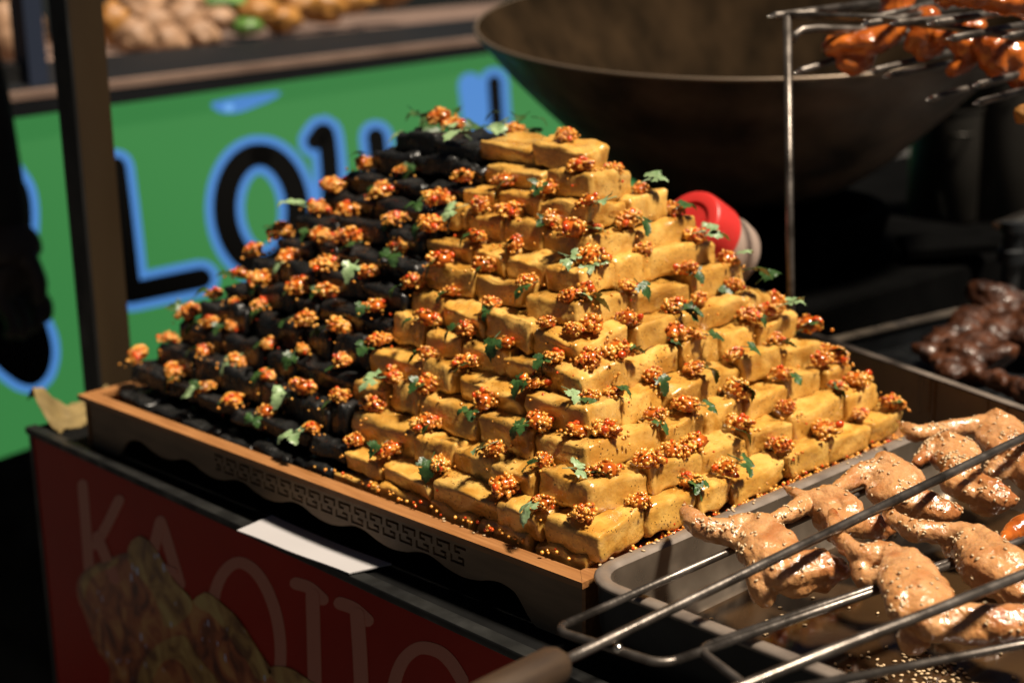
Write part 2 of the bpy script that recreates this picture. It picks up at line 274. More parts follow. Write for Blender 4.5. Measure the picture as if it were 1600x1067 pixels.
LEAVES= [[11.48,22.32,12.21,0,11,'T'],[11.93,21.84,12.08,0,11,'T'],[13.06,20.88,12.4,0,11,'T'],[11.12,19.13,11.96,1,11,'T'],[12.2,17.18,12.07,1,11,'T'],[13.22,18.89,12.36,0,11,'T'],[12.07,15.72,12.48,0,11,'T'],[12.76,15.04,12.41,0,11,'T'],[10.59,22.38,11.33,1,9,'B'],[8.53,19.3,10.32,0,9,'L'],[8.18,15.36,10.45,0,9,'L'],[8.16,12.97,10.3,0,9,'L'],[8.12,10.58,10.46,0,9,'L'],[5.84,15.61,9.49,0,7,'L'],[6.99,14.62,9.18,1,8,'L'],[7.33,11.47,9.38,0,8,'L'],[12.08,7.9,10.62,1,9,'R'],[8.41,7.32,10.19,1,9,'L'],[7.24,9.5,9.27,0,8,'L'],[7.83,7.44,9.12,1,8,'R'],[10.36,6.87,9.26,0,8,'R'],[13.15,7.01,9.49,0,8,'R'],[13.39,5.97,8.49,1,7,'R'],[5.67,12.43,8.44,0,7,'L'],[6.14,10.25,8.45,0,7,'L'],[6.28,7.06,8.32,1,7,'R'],[6.85,6.44,8.12,1,7,'R'],[4.62,13.4,7.41,0,6,'L'],[5.17,11.18,7.46,0,6,'L'],[4.84,8.25,7.25,0,6,'L'],[4.2,12.26,6.38,0,5,'L'],[5.58,5.82,7.2,1,6,'R'],[5.98,5.4,7.15,1,6,'R'],[5.69,15.37,8.45,0,7,'L'],[8.2,4.98,7.15,0,6,'R'],[11.72,5.31,7.17,0,6,'R'],[9.85,4.01,5.96,0,4,'R'],[9.0,3.99,5.08,0,4,'R'],[6.22,3.57,5.31,0,4,'R'],[3.1,5.52,5.19,0,4,'L'],[2.5,6.08,4.32,0,3,'L'],[2.9,3.63,4.37,1,3,'R'],[3.23,3.22,4.12,0,3,'R'],[4.66,2.77,4.31,0,3,'R'],[7.02,2.95,4.07,0,3,'R'],[5.62,1.87,3.07,0,2,'R'],[1.6,4.94,3.2,0,2,'L'],[0.78,3.8,2.16,0,1,'L'],[1.17,1.86,2.38,1,1,'R'],[1.75,1.25,2.24,0,1,'R'],[-0.41,2.8,1.16,1,0,'L'],[5.35,-0.12,1.21,0,0,'R'],[13.57,5.78,8.43,1,7,'R'],[14.55,5.2,7.48,1,6,'R'],[14.55,4.33,6.98,0,5,'R'],[16.03,4.86,6.36,0,4,'D'],[13.42,5.1,6.14,0,5,'R'],[15.46,3.21,5.54,1,4,'R'],[9.89,4.0,6.04,0,4,'R'],[13.94,3.67,5.1,0,4,'R'],[14.47,2.74,4.03,0,3,'R'],[16.61,3.33,4.18,0,3,'R'],[16.87,3.18,4.46,0,3,'R'],[11.96,2.49,4.39,0,3,'R'],[17.0,2.07,3.39,0,2,'R'],[13.44,1.51,3.11,0,2,'R'],[15.88,1.08,2.07,0,1,'R'],[18.34,0.04,1.31,0,0,'R'],[10.54,1.65,3.3,0,2,'R'],[10.41,3.16,5.1,0,4,'R'],[9.32,2.47,4.04,0,3,'R'],[7.77,1.36,3.23,0,2,'R'],[9.08,0.63,2.04,0,1,'R'],[7.69,-0.43,1.46,0,0,'R'],[5.32,-0.08,1.23,0,0,'R'],[1.45,13.42,3.22,1,2,'L'],[1.88,11.24,3.28,0,2,'L'],[2.84,9.68,4.22,0,3,'L'],[1.64,7.92,3.04,0,2,'L'],[1.1,10.05,2.02,0,1,'L'],[-0.09,11.49,1.04,0,0,'L'],[0.08,8.58,1.03,0,0,'L'],[0.66,6.15,2.24,1,1,'L'],[2.41,6.16,4.32,0,3,'L'],[1.38,5.11,3.09,0,2,'L'],[3.81,14.77,6.34,0,5,'L'],[4.01,9.34,6.3,0,5,'L'],[2.86,12.91,5.4,0,4,'L'],[3.12,10.54,5.43,0,4,'L'],[3.05,8.13,5.32,0,4,'L'],[2.36,11.79,4.33,0,3,'L'],[3.06,16.0,5.46,0,4,'L'],[2.15,14.82,4.15,0,3,'L'],[8.22,22.45,10.78,0,9,'L'],[7.13,20.21,9.33,0,8,'L'],[5.69,24.08,8.52,1,7,'L'],[6.03,17.76,8.43,0,7,'L'],[4.97,25.13,7.44,0,6,'L'],[4.74,21.95,7.45,0,6,'L'],[4.93,19.21,7.36,0,6,'L'],[4.83,16.11,7.41,0,6,'L'],[3.9,23.08,6.25,1,5,'L'],[4.16,20.23,6.45,0,5,'L'],[3.85,17.69,6.74,1,5,'L'],[4.36,25.96,6.34,0,5,'L'],[3.34,26.5,5.3,0,4,'L'],[3.18,24.27,5.09,0,4,'L'],[2.96,21.44,5.2,0,4,'L'],[3.38,19.6,5.42,0,4,'L'],[2.64,27.64,4.41,0,3,'L'],[2.59,23.12,4.17,0,3,'L'],[2.58,21.01,4.07,0,2,'L'],[2.24,17.94,4.3,0,3,'L'],[1.82,28.89,3.49,0,2,'L'],[1.43,26.58,3.03,0,2,'L'],[1.81,25.02,3.18,0,2,'L'],[1.49,21.65,3.03,0,2,'L'],[1.63,19.38,2.88,0,2,'L'],[0.91,25.86,2.24,0,1,'L'],[1.06,23.35,2.09,1,1,'L'],[-0.02,26.67,0.81,0,0,'L'],[-0.31,24.6,0.84,1,0,'L'],[-0.27,21.96,0.83,0,0,'L'],[-0.04,24.34,0.84,0,0,'L'],[0.75,20.64,2.02,0,1,'L'],[0.72,18.84,1.65,1,0,'L'],[0.73,15.76,1.77,0,1,'L'],[-0.3,19.45,0.67,0,0,'L'],[-0.47,16.38,0.68,1,0,'L'],[1.52,16.53,2.99,0,2,'L'],[1.58,19.41,2.83,0,2,'L']]

# ------------------------------------------------------------------ ground
TOPZ = -3.0; GZ = -48.0
mb = MB(); n = 40
mb.add([(-700+1400*i, -700+1400*j, GZ) for j in (0,1) for i in (0,1)], [(0,1,3,2)])
kind(mb.build('ground', M['asphalt']), 'structure')

# ------------------------------------------------------------------ ribbons (flat lettering)
def spline(pts, k=8):
    if len(pts) < 3: return [np.array(p, float) for p in pts]
    P = [np.array(p, float) for p in pts]; P = [2*P[0]-P[1]]+P+[2*P[-1]-P[-2]]; out = []
    for i in range(1, len(P)-2):
        for j in range(k):
            t = j/k; a, b, c, d = P[i-1:i+3]
            out.append(.5*((2*b)+(-a+c)*t+(2*a-5*b+4*c-d)*t*t+(-a+3*b-3*c+d)*t**3))
    out.append(P[-2]); return out
def ribbon(mb, pts, hw, pl, thick, mi=0, smooth=True):
    """rounded stroke on a plane; pl(u,v)->point"""
    p = spline(pts) if smooth else [np.array(q, float) for q in pts]
    if len(p) == 2: p = [p[0], (p[0]+p[1])/2, p[1]]
    L, R = [], []
    for i in range(len(p)):
        t = p[min(i+1, len(p)-1)]-p[max(i-1, 0)]; t = t/np.hypot(*t); nn = np.array([-t[1], t[0]])
        L.append(p[i]+nn*hw); R.append(p[i]-nn*hw)
    t0 = (p[1]-p[0])/np.hypot(*(p[1]-p[0])); t1 = (p[-1]-p[-2])/np.hypot(*(p[-1]-p[-2]))
    def cap(c, t):
        a0 = math.atan2(t[1], t[0]); return [c+hw*np.array([math.cos(a0+a), math.sin(a0+a)]) for a in (-1.05,-.52,0,.52,1.05)]
    # quads + caps, front and back sheets closed with sides
    ring = R + cap(p[-1], t1) + L[::-1] + cap(p[0], -t0)
    pts3 = [pl(*q) for q in ring]; k = len(p); nr = len(ring)
    th = np.array(thick)
    fr = []
    for i in range(k-1): fr.append([i, i+1, nr-5-1-(i+1)+0, nr-5-1-i])
    e = list(range(k-1, k+6)); fr.append(e)
    s0 = [nr-6]+list(range(nr-5, nr))+[0]; fr.append(s0)
    o = len(mb.v); mb.add(pts3, fr, mi); mb.add([q+th for q in pts3], fr, mi)
    mb.add(pts3+[q+th for q in pts3], [[i, (i+1)%nr, nr+(i+1)%nr, nr+i] for i in range(nr)], mi)

# ------------------------------------------------------------------ counter with red front
CX = -2.5
ctr = thing('market_counter', 'dark topped market counter with a red lettered front panel under the tofu tray', 'counter', (CX, 10, TOPZ))
mb = MB(); mb.box((CX+.52, -16, TOPZ-1.0), (36, 36.3, TOPZ), 0, .06)
mb.build('counter_top', M['counterdark'], ctr, 40)
mb = MB(); mb.box((CX-.12, -16.05, TOPZ-.28), (CX+.515, 36.35, TOPZ+.10), 0, .08)
mb.build('edge_trim', M['countertop'], ctr, 40)
mb = MB(); mb.box((CX+.12, -15.9, GZ+.3), (CX+.5, 36.05, TOPZ-.285))
pan_red = mb.build('red_front_panel', M['red'], ctr)
mb = MB(); mb.box((CX+.05, 36.06, GZ+.1), (CX+.6, 36.32, TOPZ-.29)); mb.box((CX+.61, 36.0, GZ+.1), (36, 36.3, TOPZ-1.0)); mb.box((CX+.51, -15.9, GZ+.1), (36, -15.6, TOPZ-1.0)); mb.box((35.6,-15.6,GZ+.1),(36,36,TOPZ-1))
mb.build('side_panel', M['blackpaint'], ctr)
def rp(u, v): return atx(u, v, CX+.10)
TH = (.07, 0, 0)
for lab, strokes in [('K', [([(129,757),(134,820),(140,900)],8), ([(186,781),(168,818),(150,851)],8), ([(152,838),(166,872),(180,905)],8)]),
                     ('A', [([(251,814),(264,855),(281,912)],8.5), ([(250,816),(240,858),(228,920)],8.5), ([(236,880),(270,893)],7)]),
                     ('O', [([(352,1075),(336,1010),(332,950),(343,905),(366,880),(390,885),(412,911),(430,955),(438,1005),(436,1055),(425,1090)],9)]),
                     ('T', [([(462,911),(483,918),(504,936)],9.5), ([(488,930),(490,1000),(492,1085)],10.5)]),
                     ('T', [([(531,942),(552,950),(574,969)],10), ([(558,960),(562,1020),(565,1090)],11)]),
                     ('C', [([(612,1085),(621,1050),(634,1026),(656,1012),(684,1017),(704,1034),(722,1062)],10)])]:
    mb = MB()
    for qi, (q, hw) in enumerate(strokes):
        ribbon(mb, q, hw, lambda u, v: atx(u, v, CX+.10-.015*qi), TH)
    o = mb.build('letter', M['letterbrown'], pan_red); o['label'] = 'faded brown letter ' + lab
# printed picture of roast wings on the red panel (flat print)
def printmat(name, c1, c2, c3, sc, glint=True):
    m_ = bpy.data.materials.new(name); m_.use_nodes = True; n_ = m_.node_tree.nodes; L_ = m_.node_tree.links; b_ = n_['Principled BSDF']
    tc = n_.new('ShaderNodeTexCoord'); t = n_.new('ShaderNodeTexNoise'); t.inputs['Scale'].default_value = sc; t.inputs['Detail'].default_value = 6
    t.inputs['Distortion'].default_value = 1.2
    L_.new(tc.outputs['Object'], t.inputs['Vector']); r = n_.new('ShaderNodeValToRGB')
    r.color_ramp.elements[0].position = .35; r.color_ramp.elements[0].color = (*c1, 1); r.color_ramp.elements[1].position = .66; r.color_ramp.elements[1].color = (*c3, 1)
    e = r.color_ramp.elements.new(.5); e.color = (*c2, 1); L_.new(t.outputs[0], r.inputs[0]); out = r.outputs[0]
    if glint:
        mp = n_.new('ShaderNodeMapping'); mp.inputs['Scale'].default_value = (1, 1, .32); L_.new(tc.outputs['Object'], mp.inputs[0])
        v = n_.new('ShaderNodeTexVoronoi'); v.inputs['Scale'].default_value = 175; L_.new(mp.outputs[0], v.inputs['Vector'])
        t3 = n_.new('ShaderNodeTexNoise'); t3.inputs['Scale'].default_value = 40; L_.new(tc.outputs['Object'], t3.inputs['Vector'])
        a_ = n_.new('ShaderNodeMapRange'); a_.inputs[1].default_value = .5; a_.inputs[2].default_value = .68; a_.inputs[3].default_value = .04; a_.inputs[4].default_value = .3; L_.new(t3.outputs[0], a_.inputs[0])
        ls = n_.new('ShaderNodeMath'); ls.operation = 'LESS_THAN'; L_.new(v.outputs['Distance'], ls.inputs[0]); L_.new(a_.outputs[0], ls.inputs[1])
        mx = n_.new('ShaderNodeMix'); mx.data_type = 'RGBA'; L_.new(ls.outputs[0], mx.inputs[0]); L_.new(out, mx.inputs[6]); mx.inputs[7].default_value = (.45,.5,.72,1); out = mx.outputs[2]
    L_.new(out, b_.inputs['Base Color']); b_.inputs['Roughness'].default_value = .3; return m_
M['printdark'] = printmat('printed_roast_skin', (.09,.016,.006), (.36,.09,.025), (.52,.24,.07), 30)
M['printolive'] = printmat('printed_golden_skin', (.16,.06,.015), (.40,.22,.06), (.50,.34,.11), 30)
def patch(name, poly, mname, off, parent):
    mb = MB(); mb.prism([atx(x, y, CX+.10-off) for x, y in spline_closed(poly)], TH, 0); return mb.build(name, M[mname], parent)
def spline_closed(p, k=4):
    P = [np.array(q, float) for q in p]; N_ = len(P); out = []
    for i in range(N_):
        a, b, c, d = P[i-1], P[i], P[(i+1)%N_], P[(i+2)%N_]
        for j in range(k):
            t = j/k; out.append(.5*((2*b)+(-a+c)*t+(2*a-5*b+4*c-d)*t*t+(-a+3*b-3*c+d)*t**3))
    return out
pic = patch('printed_roast_wings', [(122,905),(136,888),(160,876),(186,866),(200,862),(205,845),(220,838),(238,852),(256,880),(268,900),(285,925),(302,938),(320,925),(334,932),(350,945),(372,966),(400,1010),(420,1043),(450,1043),(482,1062),(520,1085),(520,1120),(200,1120),(172,1045),(150,1010),(134,965),(121,930)], 'printdark', .02, pan_red)
for poly in ([(199,866),(205,846),(220,838),(238,852),(256,880),(270,905),(300,940),(290,965),(262,980),(250,955),(238,925),(222,905),(208,890)],
             [(302,938),(320,926),(336,934),(352,948),(374,970),(402,1014),(424,1050),(404,1062),(384,1030),(356,990),(330,960),(312,950)],
             [(214,1064),(226,1030),(250,1004),(285,992),(300,1010),(318,1036),(345,1070),(350,1110),(322,1100),(300,1060),(276,1030),(252,1036),(238,1066),(230,1110),(212,1100)],
             [(420,1043),(450,1043),(482,1062),(520,1085),(500,1096),(460,1076),(430,1064)],
             [(126,905),(138,890),(160,880),(184,872),(178,884),(150,896),(136,915),(132,935)]):
    patch('printed_golden_edge', poly, 'printolive', .04, pic)

# white card tucked under the tray
mb = MB(); cn = 14
A_, B_, C_, D_ = [atz(*p, TOPZ+.2) for p in ((370,828),(425,806),(612,882),(545,895))]
rows_ = []
for i in range(cn+1):
    t = i/cn; a = A_*(1-t)+D_*t; b = B_*(1-t)+C_*t
    sag = .16*math.sin(math.pi*t)
    rows_.append([(a[0]*(1-s)+b[0]*s+(.03*math.sin(t*9)*(1-s)), a[1]*(1-s)+b[1]*s, TOPZ+.2-.0+.05*s-sag*(.15+s)*.5) for s in (0,.33,.66,1)])
vs = [q for r_ in rows_ for q in r_]; fs = [[i*4+j, i*4+j+1, (i+1)*4+j+1, (i+1)*4+j] for i in range(cn) for j in range(3)]
mb.add(vs, fs); nv = len(vs); mb.add([(x, y, z-.05) for x, y, z in vs], [f[::-1] for f in fs])
bd = [i*4 for i in range(cn+1)]+[cn*4+1,cn*4+2]+[i*4+3 for i in range(cn,-1,-1)]+[2,1]
mb.add([vs[i] for i in bd]+[(vs[i][0], vs[i][1], vs[i][2]-.05) for i in bd], [[i, (i+1)%len(bd), len(bd)+(i+1)%len(bd), len(bd)+i] for i in range(len(bd))])
tag(mb.build('paper_card', M['card'], None, 40, loc=tuple((A_+C_)/2)), 'blank white folded card poking out from under the wooden tray', 'card')

# crumpled straw coloured cloth at the far left corner of the counter
mb = MB(); g = 26; vs = []
for j in range(g+1):
    for i in range(g+1):
        u, v = i/g, j/g
        x = -1.9+4.4*u; y = 34.2+3.0*v+.7*u
        z = TOPZ+.12+1.2*math.exp(-((v-.75)/.2)**2)*(.55+.45*math.cos(u*5))+.9*math.exp(-((u-.06)/.14)**2)*v+.28*noise.noise(Vector((u*5,v*5,1)))+.14*noise.noise(Vector((u*12,v*12,4)))
        vs.append((x+.2*noise.noise(Vector((u*4,v*4,9))), y+.3*noise.noise(Vector((u*4,v*4,5))), max(z, TOPZ+.05)))
fs = [[j*(g+1)+i, j*(g+1)+i+1, (j+1)*(g+1)+i+1, (j+1)*(g+1)+i] for j in range(g) for i in range(g)]
mb.add(vs, fs); mb.add([(x,y,z-.045) for x,y,z in vs], [f[::-1] for f in fs])
tag(mb.build('crumpled_cloth', M['cloth'], None, True, loc=(0,35.5,TOPZ), fix=False), 'crumpled straw-yellow cloth on the corner of the counter behind the tray', 'cloth')

# ------------------------------------------------------------------ stall post
p0 = atz(150,606,TOPZ)*0 + np.array([2.6, 38.6, 0]); 
post = thing('stall_post', 'square metal stall post, black on one side and bronze brown on the other', 'post', (2.7, 38.7, GZ))
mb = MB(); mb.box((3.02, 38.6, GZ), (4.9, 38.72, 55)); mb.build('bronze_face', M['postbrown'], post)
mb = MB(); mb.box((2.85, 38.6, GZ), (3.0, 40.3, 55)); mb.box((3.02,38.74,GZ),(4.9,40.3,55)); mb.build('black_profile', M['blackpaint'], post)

# ------------------------------------------------------------------ wooden tray with fretwork
TX, TY, TW, TL = -1.0, -.45, 21.6, 32.2
RIM = -.42; ANG = math.radians(1.75)
def tr(p):   # tray local -> layout
    x, y, z = p; c, s = math.cos(ANG), math.sin(ANG)
    return (TX + x*c - y*s, TY + x*s + y*c, z)
tray = thing('serving_tray', 'long bamboo serving tray with a Chinese key fretwork front, piled with tofu', 'tray', tr((0,0,TOPZ)))
def tmb(fn):
    mb = MB(); fn(mb); mb.v = [tr(p) for p in mb.v]; return mb
rw = .74
def rail(poly):
    mb = MB(); mb.prism([(x, y, RIM-.24) for x, y in poly], (0,0,.24)); mb.v = [tr(p) for p in mb.v]
    mb.build('rim_rail', M['wood'], tray)
g_ = .006
rail([(0,g_),(0,TL-g_),(rw,TL-rw-g_),(rw,rw+g_)]); rail([(TW,TL-g_),(TW,g_),(TW-rw,rw+g_),(TW-rw,TL-rw-g_)])
rail([(g_,0),(rw+g_,rw),(TW-rw-g_,rw),(TW-g_,0)]); rail([(g_,TL),(TW-g_,TL),(TW-rw-g_,TL-rw),(rw+g_,TL-rw)])
FRET = ["XXXXXXX..", "X.....X..", "X..XXXX..", "...X.....", "XX.X..XXX", "X..X..X..", ".........", "........."][:6]
FRET = ["XXXXXX.X.", ".....X.X.", "XX...X.XX", ".X.......", ".X.XXXXXX"[:9], ".X.X....."]
FRET = ["XXXXXXX..",
        "X.....X..",
        "X...XXX.."[:9],
        ".........",
        "..XXX...X"[:9],
        "..X.....X",
        "..XXXXXXX"]
cw = .105
def fretpanel(mb):
    y0, y1 = .25, TL-.25; zt = RIM-.27; t0, t1 = .40, .54
    def zb(y):
        e = min(y-y0, y1-y)
        if e < 2.2: return TOPZ+.02
        base = -2.05
        s = min(1, (e-2.2)/1.2); s = s*s*(3-2*s)
        wv = .22*math.cos((y-8.2)*2*math.pi/3.9)
        return (TOPZ+.02)*(1-s) + (base+wv*(1 if math.cos((y-8.2)*2*math.pi/3.9) > 0 else .6))*s
    zf0 = zt-.32; nr = len(FRET); zf1 = zf0-nr*cw
    ny = int((y1-y0)/cw); st = 0
    def q(y, yy, za, zb_, zc, zd):  # slab between y..yy, top za/zb, bottom zc/zd
        mb.hexa([(t0,y,zc),(t1,y,zc),(t1,yy,zd),(t0,yy,zd),(t0,y,za),(t1,y,za),(t1,yy,zb_),(t0,yy,zb_)])
    for i in range(ny):
        y, yy = y0+i*cw, y0+(i+1)*cw
        q(y, yy, zf1, zf1, zb(y), zb(yy))
    mb.box((t0, y0, zf0), (t1, y0+ny*cw, zt))
    for i in range(ny):
        y, yy = y0+i*cw, y0+(i+1)*cw
        run = None
        for r in range(nr+1):
            solid = r < nr and (FRET[r][i % 9] != 'X' or y < 6.0 or y > 21.6)
            if solid and run is None: run = r
            if not solid and run is not None:
                mb.box((t0, y, zf0-r*cw), (t1, yy, zf0-run*cw)); run = None
tmb(fretpanel).build('fretwork_panel', M['ply'], tray)
mb = tmb(lambda mb: (mb.box((.72,.4,-2.0),(TW-.45,TL-.4,-1.75)))); mb.build('base_board', M['wood'], tray)
mb = tmb(lambda mb: (mb.box((.58,.3,-1.74),(.70,TL-.3,RIM-.25)))); mb.build('inner_wall', M['wood'], tray)
def sides(mb): mb.box((.3,.12,TOPZ+.02),(TW-.3,.28,RIM-.25)); 
tmb(sides).build('side_board', M['wood'], tray)
tmb(lambda mb: mb.box((.3,TL-.28,TOPZ+.02),(TW-.3,TL-.12,RIM-.25))).build('side_board', M['wood'], tray)
tmb(lambda mb: mb.box((TW-.28,.3,TOPZ+.02),(TW-.12,TL-.3,RIM-.25))).build('side_board', M['wood'], tray)
# ------------------------------------------------------------------ tofu pyramid
ORD = ['lowest','second','third','fourth','fifth','sixth','seventh','eighth','ninth','tenth','eleventh','topmost']
NTH = ['first','second','third','fourth','fifth','sixth','seventh','eighth','ninth','tenth','eleventh','twelfth','thirteenth','fourteenth','fifteenth']
HS = (1.32, 1.25, .5)
def grid_box(hs, r, cnt):
    ax = []
    for a in range(3):
        h = hs[a]; inner = list(np.linspace(-h+r, h-r, cnt[a])); e = [h-r*.62, h-r*.25, h]
        ax.append([-q for q in e[::-1]]+inner+e)
    vid = {}; V_ = []; F_ = []
    def vert(i, j, k):
        if (i,j,k) not in vid: vid[(i,j,k)] = len(V_); V_.append(Vector((ax[0][i], ax[1][j], ax[2][k])))
        return vid[(i,j,k)]
    n0, n1, n2 = len(ax[0])-1, len(ax[1])-1, len(ax[2])-1
    for i in range(n0):
        for j in range(n1):
            F_.append([vert(i,j,n2),vert(i+1,j,n2),vert(i+1,j+1,n2),vert(i,j+1,n2)]); F_.append([vert(i,j,0),vert(i,j+1,0),vert(i+1,j+1,0),vert(i+1,j,0)])
    for i in range(n0):
        for k in range(n2):
            F_.append([vert(i,0,k),vert(i+1,0,k),vert(i+1,0,k+1),vert(i,0,k+1)]); F_.append([vert(i,n1,k),vert(i,n1,k+1),vert(i+1,n1,k+1),vert(i+1,n1,k)])
    for j in range(n1):
        for k in range(n2):
            F_.append([vert(0,j,k),vert(0,j,k+1),vert(0,j+1,k+1),vert(0,j+1,k)]); F_.append([vert(n0,j,k),vert(n0,j+1,k),vert(n0,j+1,k+1),vert(n0,j,k+1)])
    out = []
    for p in V_:
        q = Vector([max(-hs[a]+r, min(hs[a]-r, p[a])) for a in range(3)]); d = p-q
        out.append(q+d.normalized()*r if d.length > 1e-6 else p)
    return out, F_
def tofu_mesh(name, seed, material, amp=1.0, r=.17, cnt=(10,10,4)):
    rnd = random.Random(seed)
    V_, F_ = grid_box(HS, r, cnt)
    off = {(a,b,c): Vector((rnd.uniform(-.17,.12), rnd.uniform(-.17,.12), rnd.uniform(-.15,.05))) for a in (0,1) for b in (0,1) for c in (0,1)}
    res = []
    for p in V_:
        u, v, t = [(p[a]/HS[a]+1)/2 for a in range(3)]
        d = Vector((0,0,0))
        for (a,b,c), o in off.items(): d += Vector((o.x*(1 if a else -1), o.y*(1 if b else -1), o.z))*((u if a else 1-u)*(v if b else 1-v)*(t if c else 1-t))
        sv = Vector((seed*3.1, seed*1.7, 0))
        nn = Vector((p.x/HS[0]**2, p.y/HS[1]**2, p.z/HS[2]**2)).normalized()
        q = p+d*amp
        q += nn*(noise.noise(p*.95+sv)*.16+noise.noise(p*2.1+sv)*.11+noise.noise(p*5+sv)*.05+noise.noise(p*11+sv)*.03)*amp
        edge = max(abs(p.x)/HS[0], abs(p.y)/HS[1])
        q.z -= .10*max(0,edge-.6)**1.5*t*1.6
        res.append(q)
    me = bpy.data.meshes.new(name); me.from_pydata([tuple(q*S) for q in res], [], F_)
    me.materials.append(material); me.polygons.foreach_set('use_smooth', [True]*len(me.polygons)); me.update(); return me
TAN = [tofu_mesh('tan_tofu_block', 11+i, M['tofu']) for i in range(14)]
BLK = [tofu_mesh('black_tofu_block', 51+i, M['black'], 1.1, .20) for i in range(9)]
WA = WARP
def warp(k, y):
    if k < 0: return 0.
    s = min(1, max(0, (y-NK[k][1])/(LK[k]-NK[k][1]))); b = s*(1-s); kk = (k-5.5)/5.5
    f = sum(WA[i*3+j]*b*s**i*kk**j for i in range(3) for j in range(3))
    return max(-.7, min(.8, f))
def joints(k, face, end, pts):
    """block boundaries along a row, kept near the toppings"""
    start = NK[k][1] if face == 'L' else NK[k][0]
    cand = sorted(a for kk, f, a, o in TOPS if kk == k and f == face and a > start+1.9 and a < end-1.3)
    j = [start]
    for a in cand+[end]:
        gap = a-j[-1]
        if gap < 1.75:
            if a == end and len(j) > 1: j[-1] = (j[-2]+a)/2 if (a-j[-2]) > 3.6 else a
            continue
        n_ = max(1, round(gap/2.75))
        for q in range(1, n_+1): j.append((a-gap)+gap*q/n_)
    if len(j) == 1: j.append(end)
    j[-1] = end
    return j
def put_block(cx, cy, zlo, zhi, lx, ly, black, label, grp, lean=(0,0)):
    me = random.choice(BLK if black else TAN)
    o = bpy.data.objects.new('black_tofu' if black else 'tan_tofu', me); C.objects.link(o)
    o.location = Vector((cx, cy, (zlo+zhi)/2))*S
    rot = random.choice((0, 2)); 
    o.scale = (lx/(2*HS[0])*1.0, ly/(2*HS[1])*1.0, (zhi-zlo)/(2*HS[2])*1.13)
    o.rotation_euler = (random.uniform(-.035,.035)+lean[0]*(1 if rot == 0 else 1), random.uniform(-.035,.035)+lean[1], rot*math.pi/2+random.uniform(-.04,.04))
    tag(o, label, 'black tofu' if black else 'tofu', grp); return o
GT, GB = 'tan tofu blocks stacked in the pyramid', 'black tofu blocks stacked in the pyramid'
DEP = 2.5
def course(k):
    x0, y0 = NK[k]; le, re = LK[k], RK[k]
    jl = joints(k, 'L', le, None); jr = joints(k, 'R', re, None)
    bt = BT[k]
    # put a joint where black meets tan
    i = min(range(1, len(jl)-1), key=lambda q: abs(jl[q]-bt)); jl[i] = bt
    jl = [jl[0]]+[a for a in jl[1:-1] if a == bt or abs(a-bt) > 1.2]+[jl[-1]]
    course_name = ORD[k]+(' course' if k < 11 else ' course')
    def zr(y, L=True): return (k+warp(k-1, y) if L and k else k), (k+1+warp(k, y) if L else k+1)
    # corner
    zlo, zhi = zr(y0+1); lx, ly = jr[1]-x0, jl[1]-y0
    put_block(x0+lx/2, y0+ly/2, zlo, zhi, lx, ly, False, 'tan tofu block on the near corner of the pyramid, %s course from the tray' % ORD[k], GT, (.11,-.11) if k == 11 else (.06,-.06))
    nt_ = nb_ = 0
    segs = list(zip(jl[1:-1], jl[2:]))
    for a, b in segs:
        m_ = (a+b)/2; black = m_ > bt; zlo, zhi = zr(m_); jit = random.uniform(-.13,.11)
        if black: lab = 'black tofu block on the left face, %s course up, %s beyond the tan blocks' % (ORD[k], NTH[nb_]); nb_ += 1
        else: lab = 'tan tofu block on the left face, %s course up, %s left of the corner block' % (ORD[k], NTH[nt_]); nt_ += 1
        dep = DEP*random.uniform(.95,1.1)
        put_block(x0+jit+dep/2, m_, zlo, zhi+random.uniform(-.10,.07), dep, (b-a)*1.0, black, lab, GB if black else GT, (.10,-.12) if k == 11 else (0,-.105))
    nt_ = 0
    for a, b in zip(jr[1:-1], jr[2:]):
        m_ = (a+b)/2; jit = random.uniform(-.13,.11); dep = DEP*random.uniform(.95,1.1)
        put_block(m_, y0+jit+dep/2, k, k+1+random.uniform(-.10,.07), (b-a)*1.0, dep, False, 'tan tofu block on the right face, %s course up, %s right of the corner block' % (ORD[k], NTH[nt_]), GT, (.085,0)); nt_ += 1
for k in range(12): course(k)
# half sunken foundation course in the tray
nb_ = nt_ = 0; y = .30+2.7
put_block(1.35+.02, .35+1.3, -1.2, -.02, 2.7, 2.6, False, 'tan tofu block sunk in the near corner of the wooden tray', GT)
while y < 29.3:
    ln = random.uniform(2.5, 2.9); black = y+ln/2 > 13.4
    if black: lab = 'black tofu block sunk inside the tray front, %s beyond the tan ones' % NTH[nb_]; nb_ += 1
    else: lab = 'tan tofu block sunk inside the tray front, %s left of the corner one' % NTH[nt_]; nt_ += 1
    put_block(-.02-.028*y+.1+1.2, y+ln/2, -1.2, -.02+warp(0, y)*1.0-.03, 2.5, ln, black, lab, GB if black else GT); y += ln
# inside and far sides of the stack, hidden from the front
for nm, mm_, far in (('packed_tofu_core', 'tofu', 0), ('packed_black_tofu_core', 'black', 1)):
    mb = MB()
    for k in range(-1, 12):
        kk = max(k, 0); x0, y0 = NK[kk]; wv = min(0, warp(kk, (y0+LK[kk])/2))-.12
        ya, yb = (BT[kk]-.3, LK[kk]-.5) if far else (y0+1.5, BT[kk]-.32)
        mb.box((x0+1.5, ya, k+.01), (RK[kk]-.5, yb, k+.97+wv), 0, .15)
    o = mb.build(nm, M[mm_], None, 40); kind(o, 'stuff'); o['label'] = ('black' if far else 'tan')+' tofu packed in the middle of the pyramid'

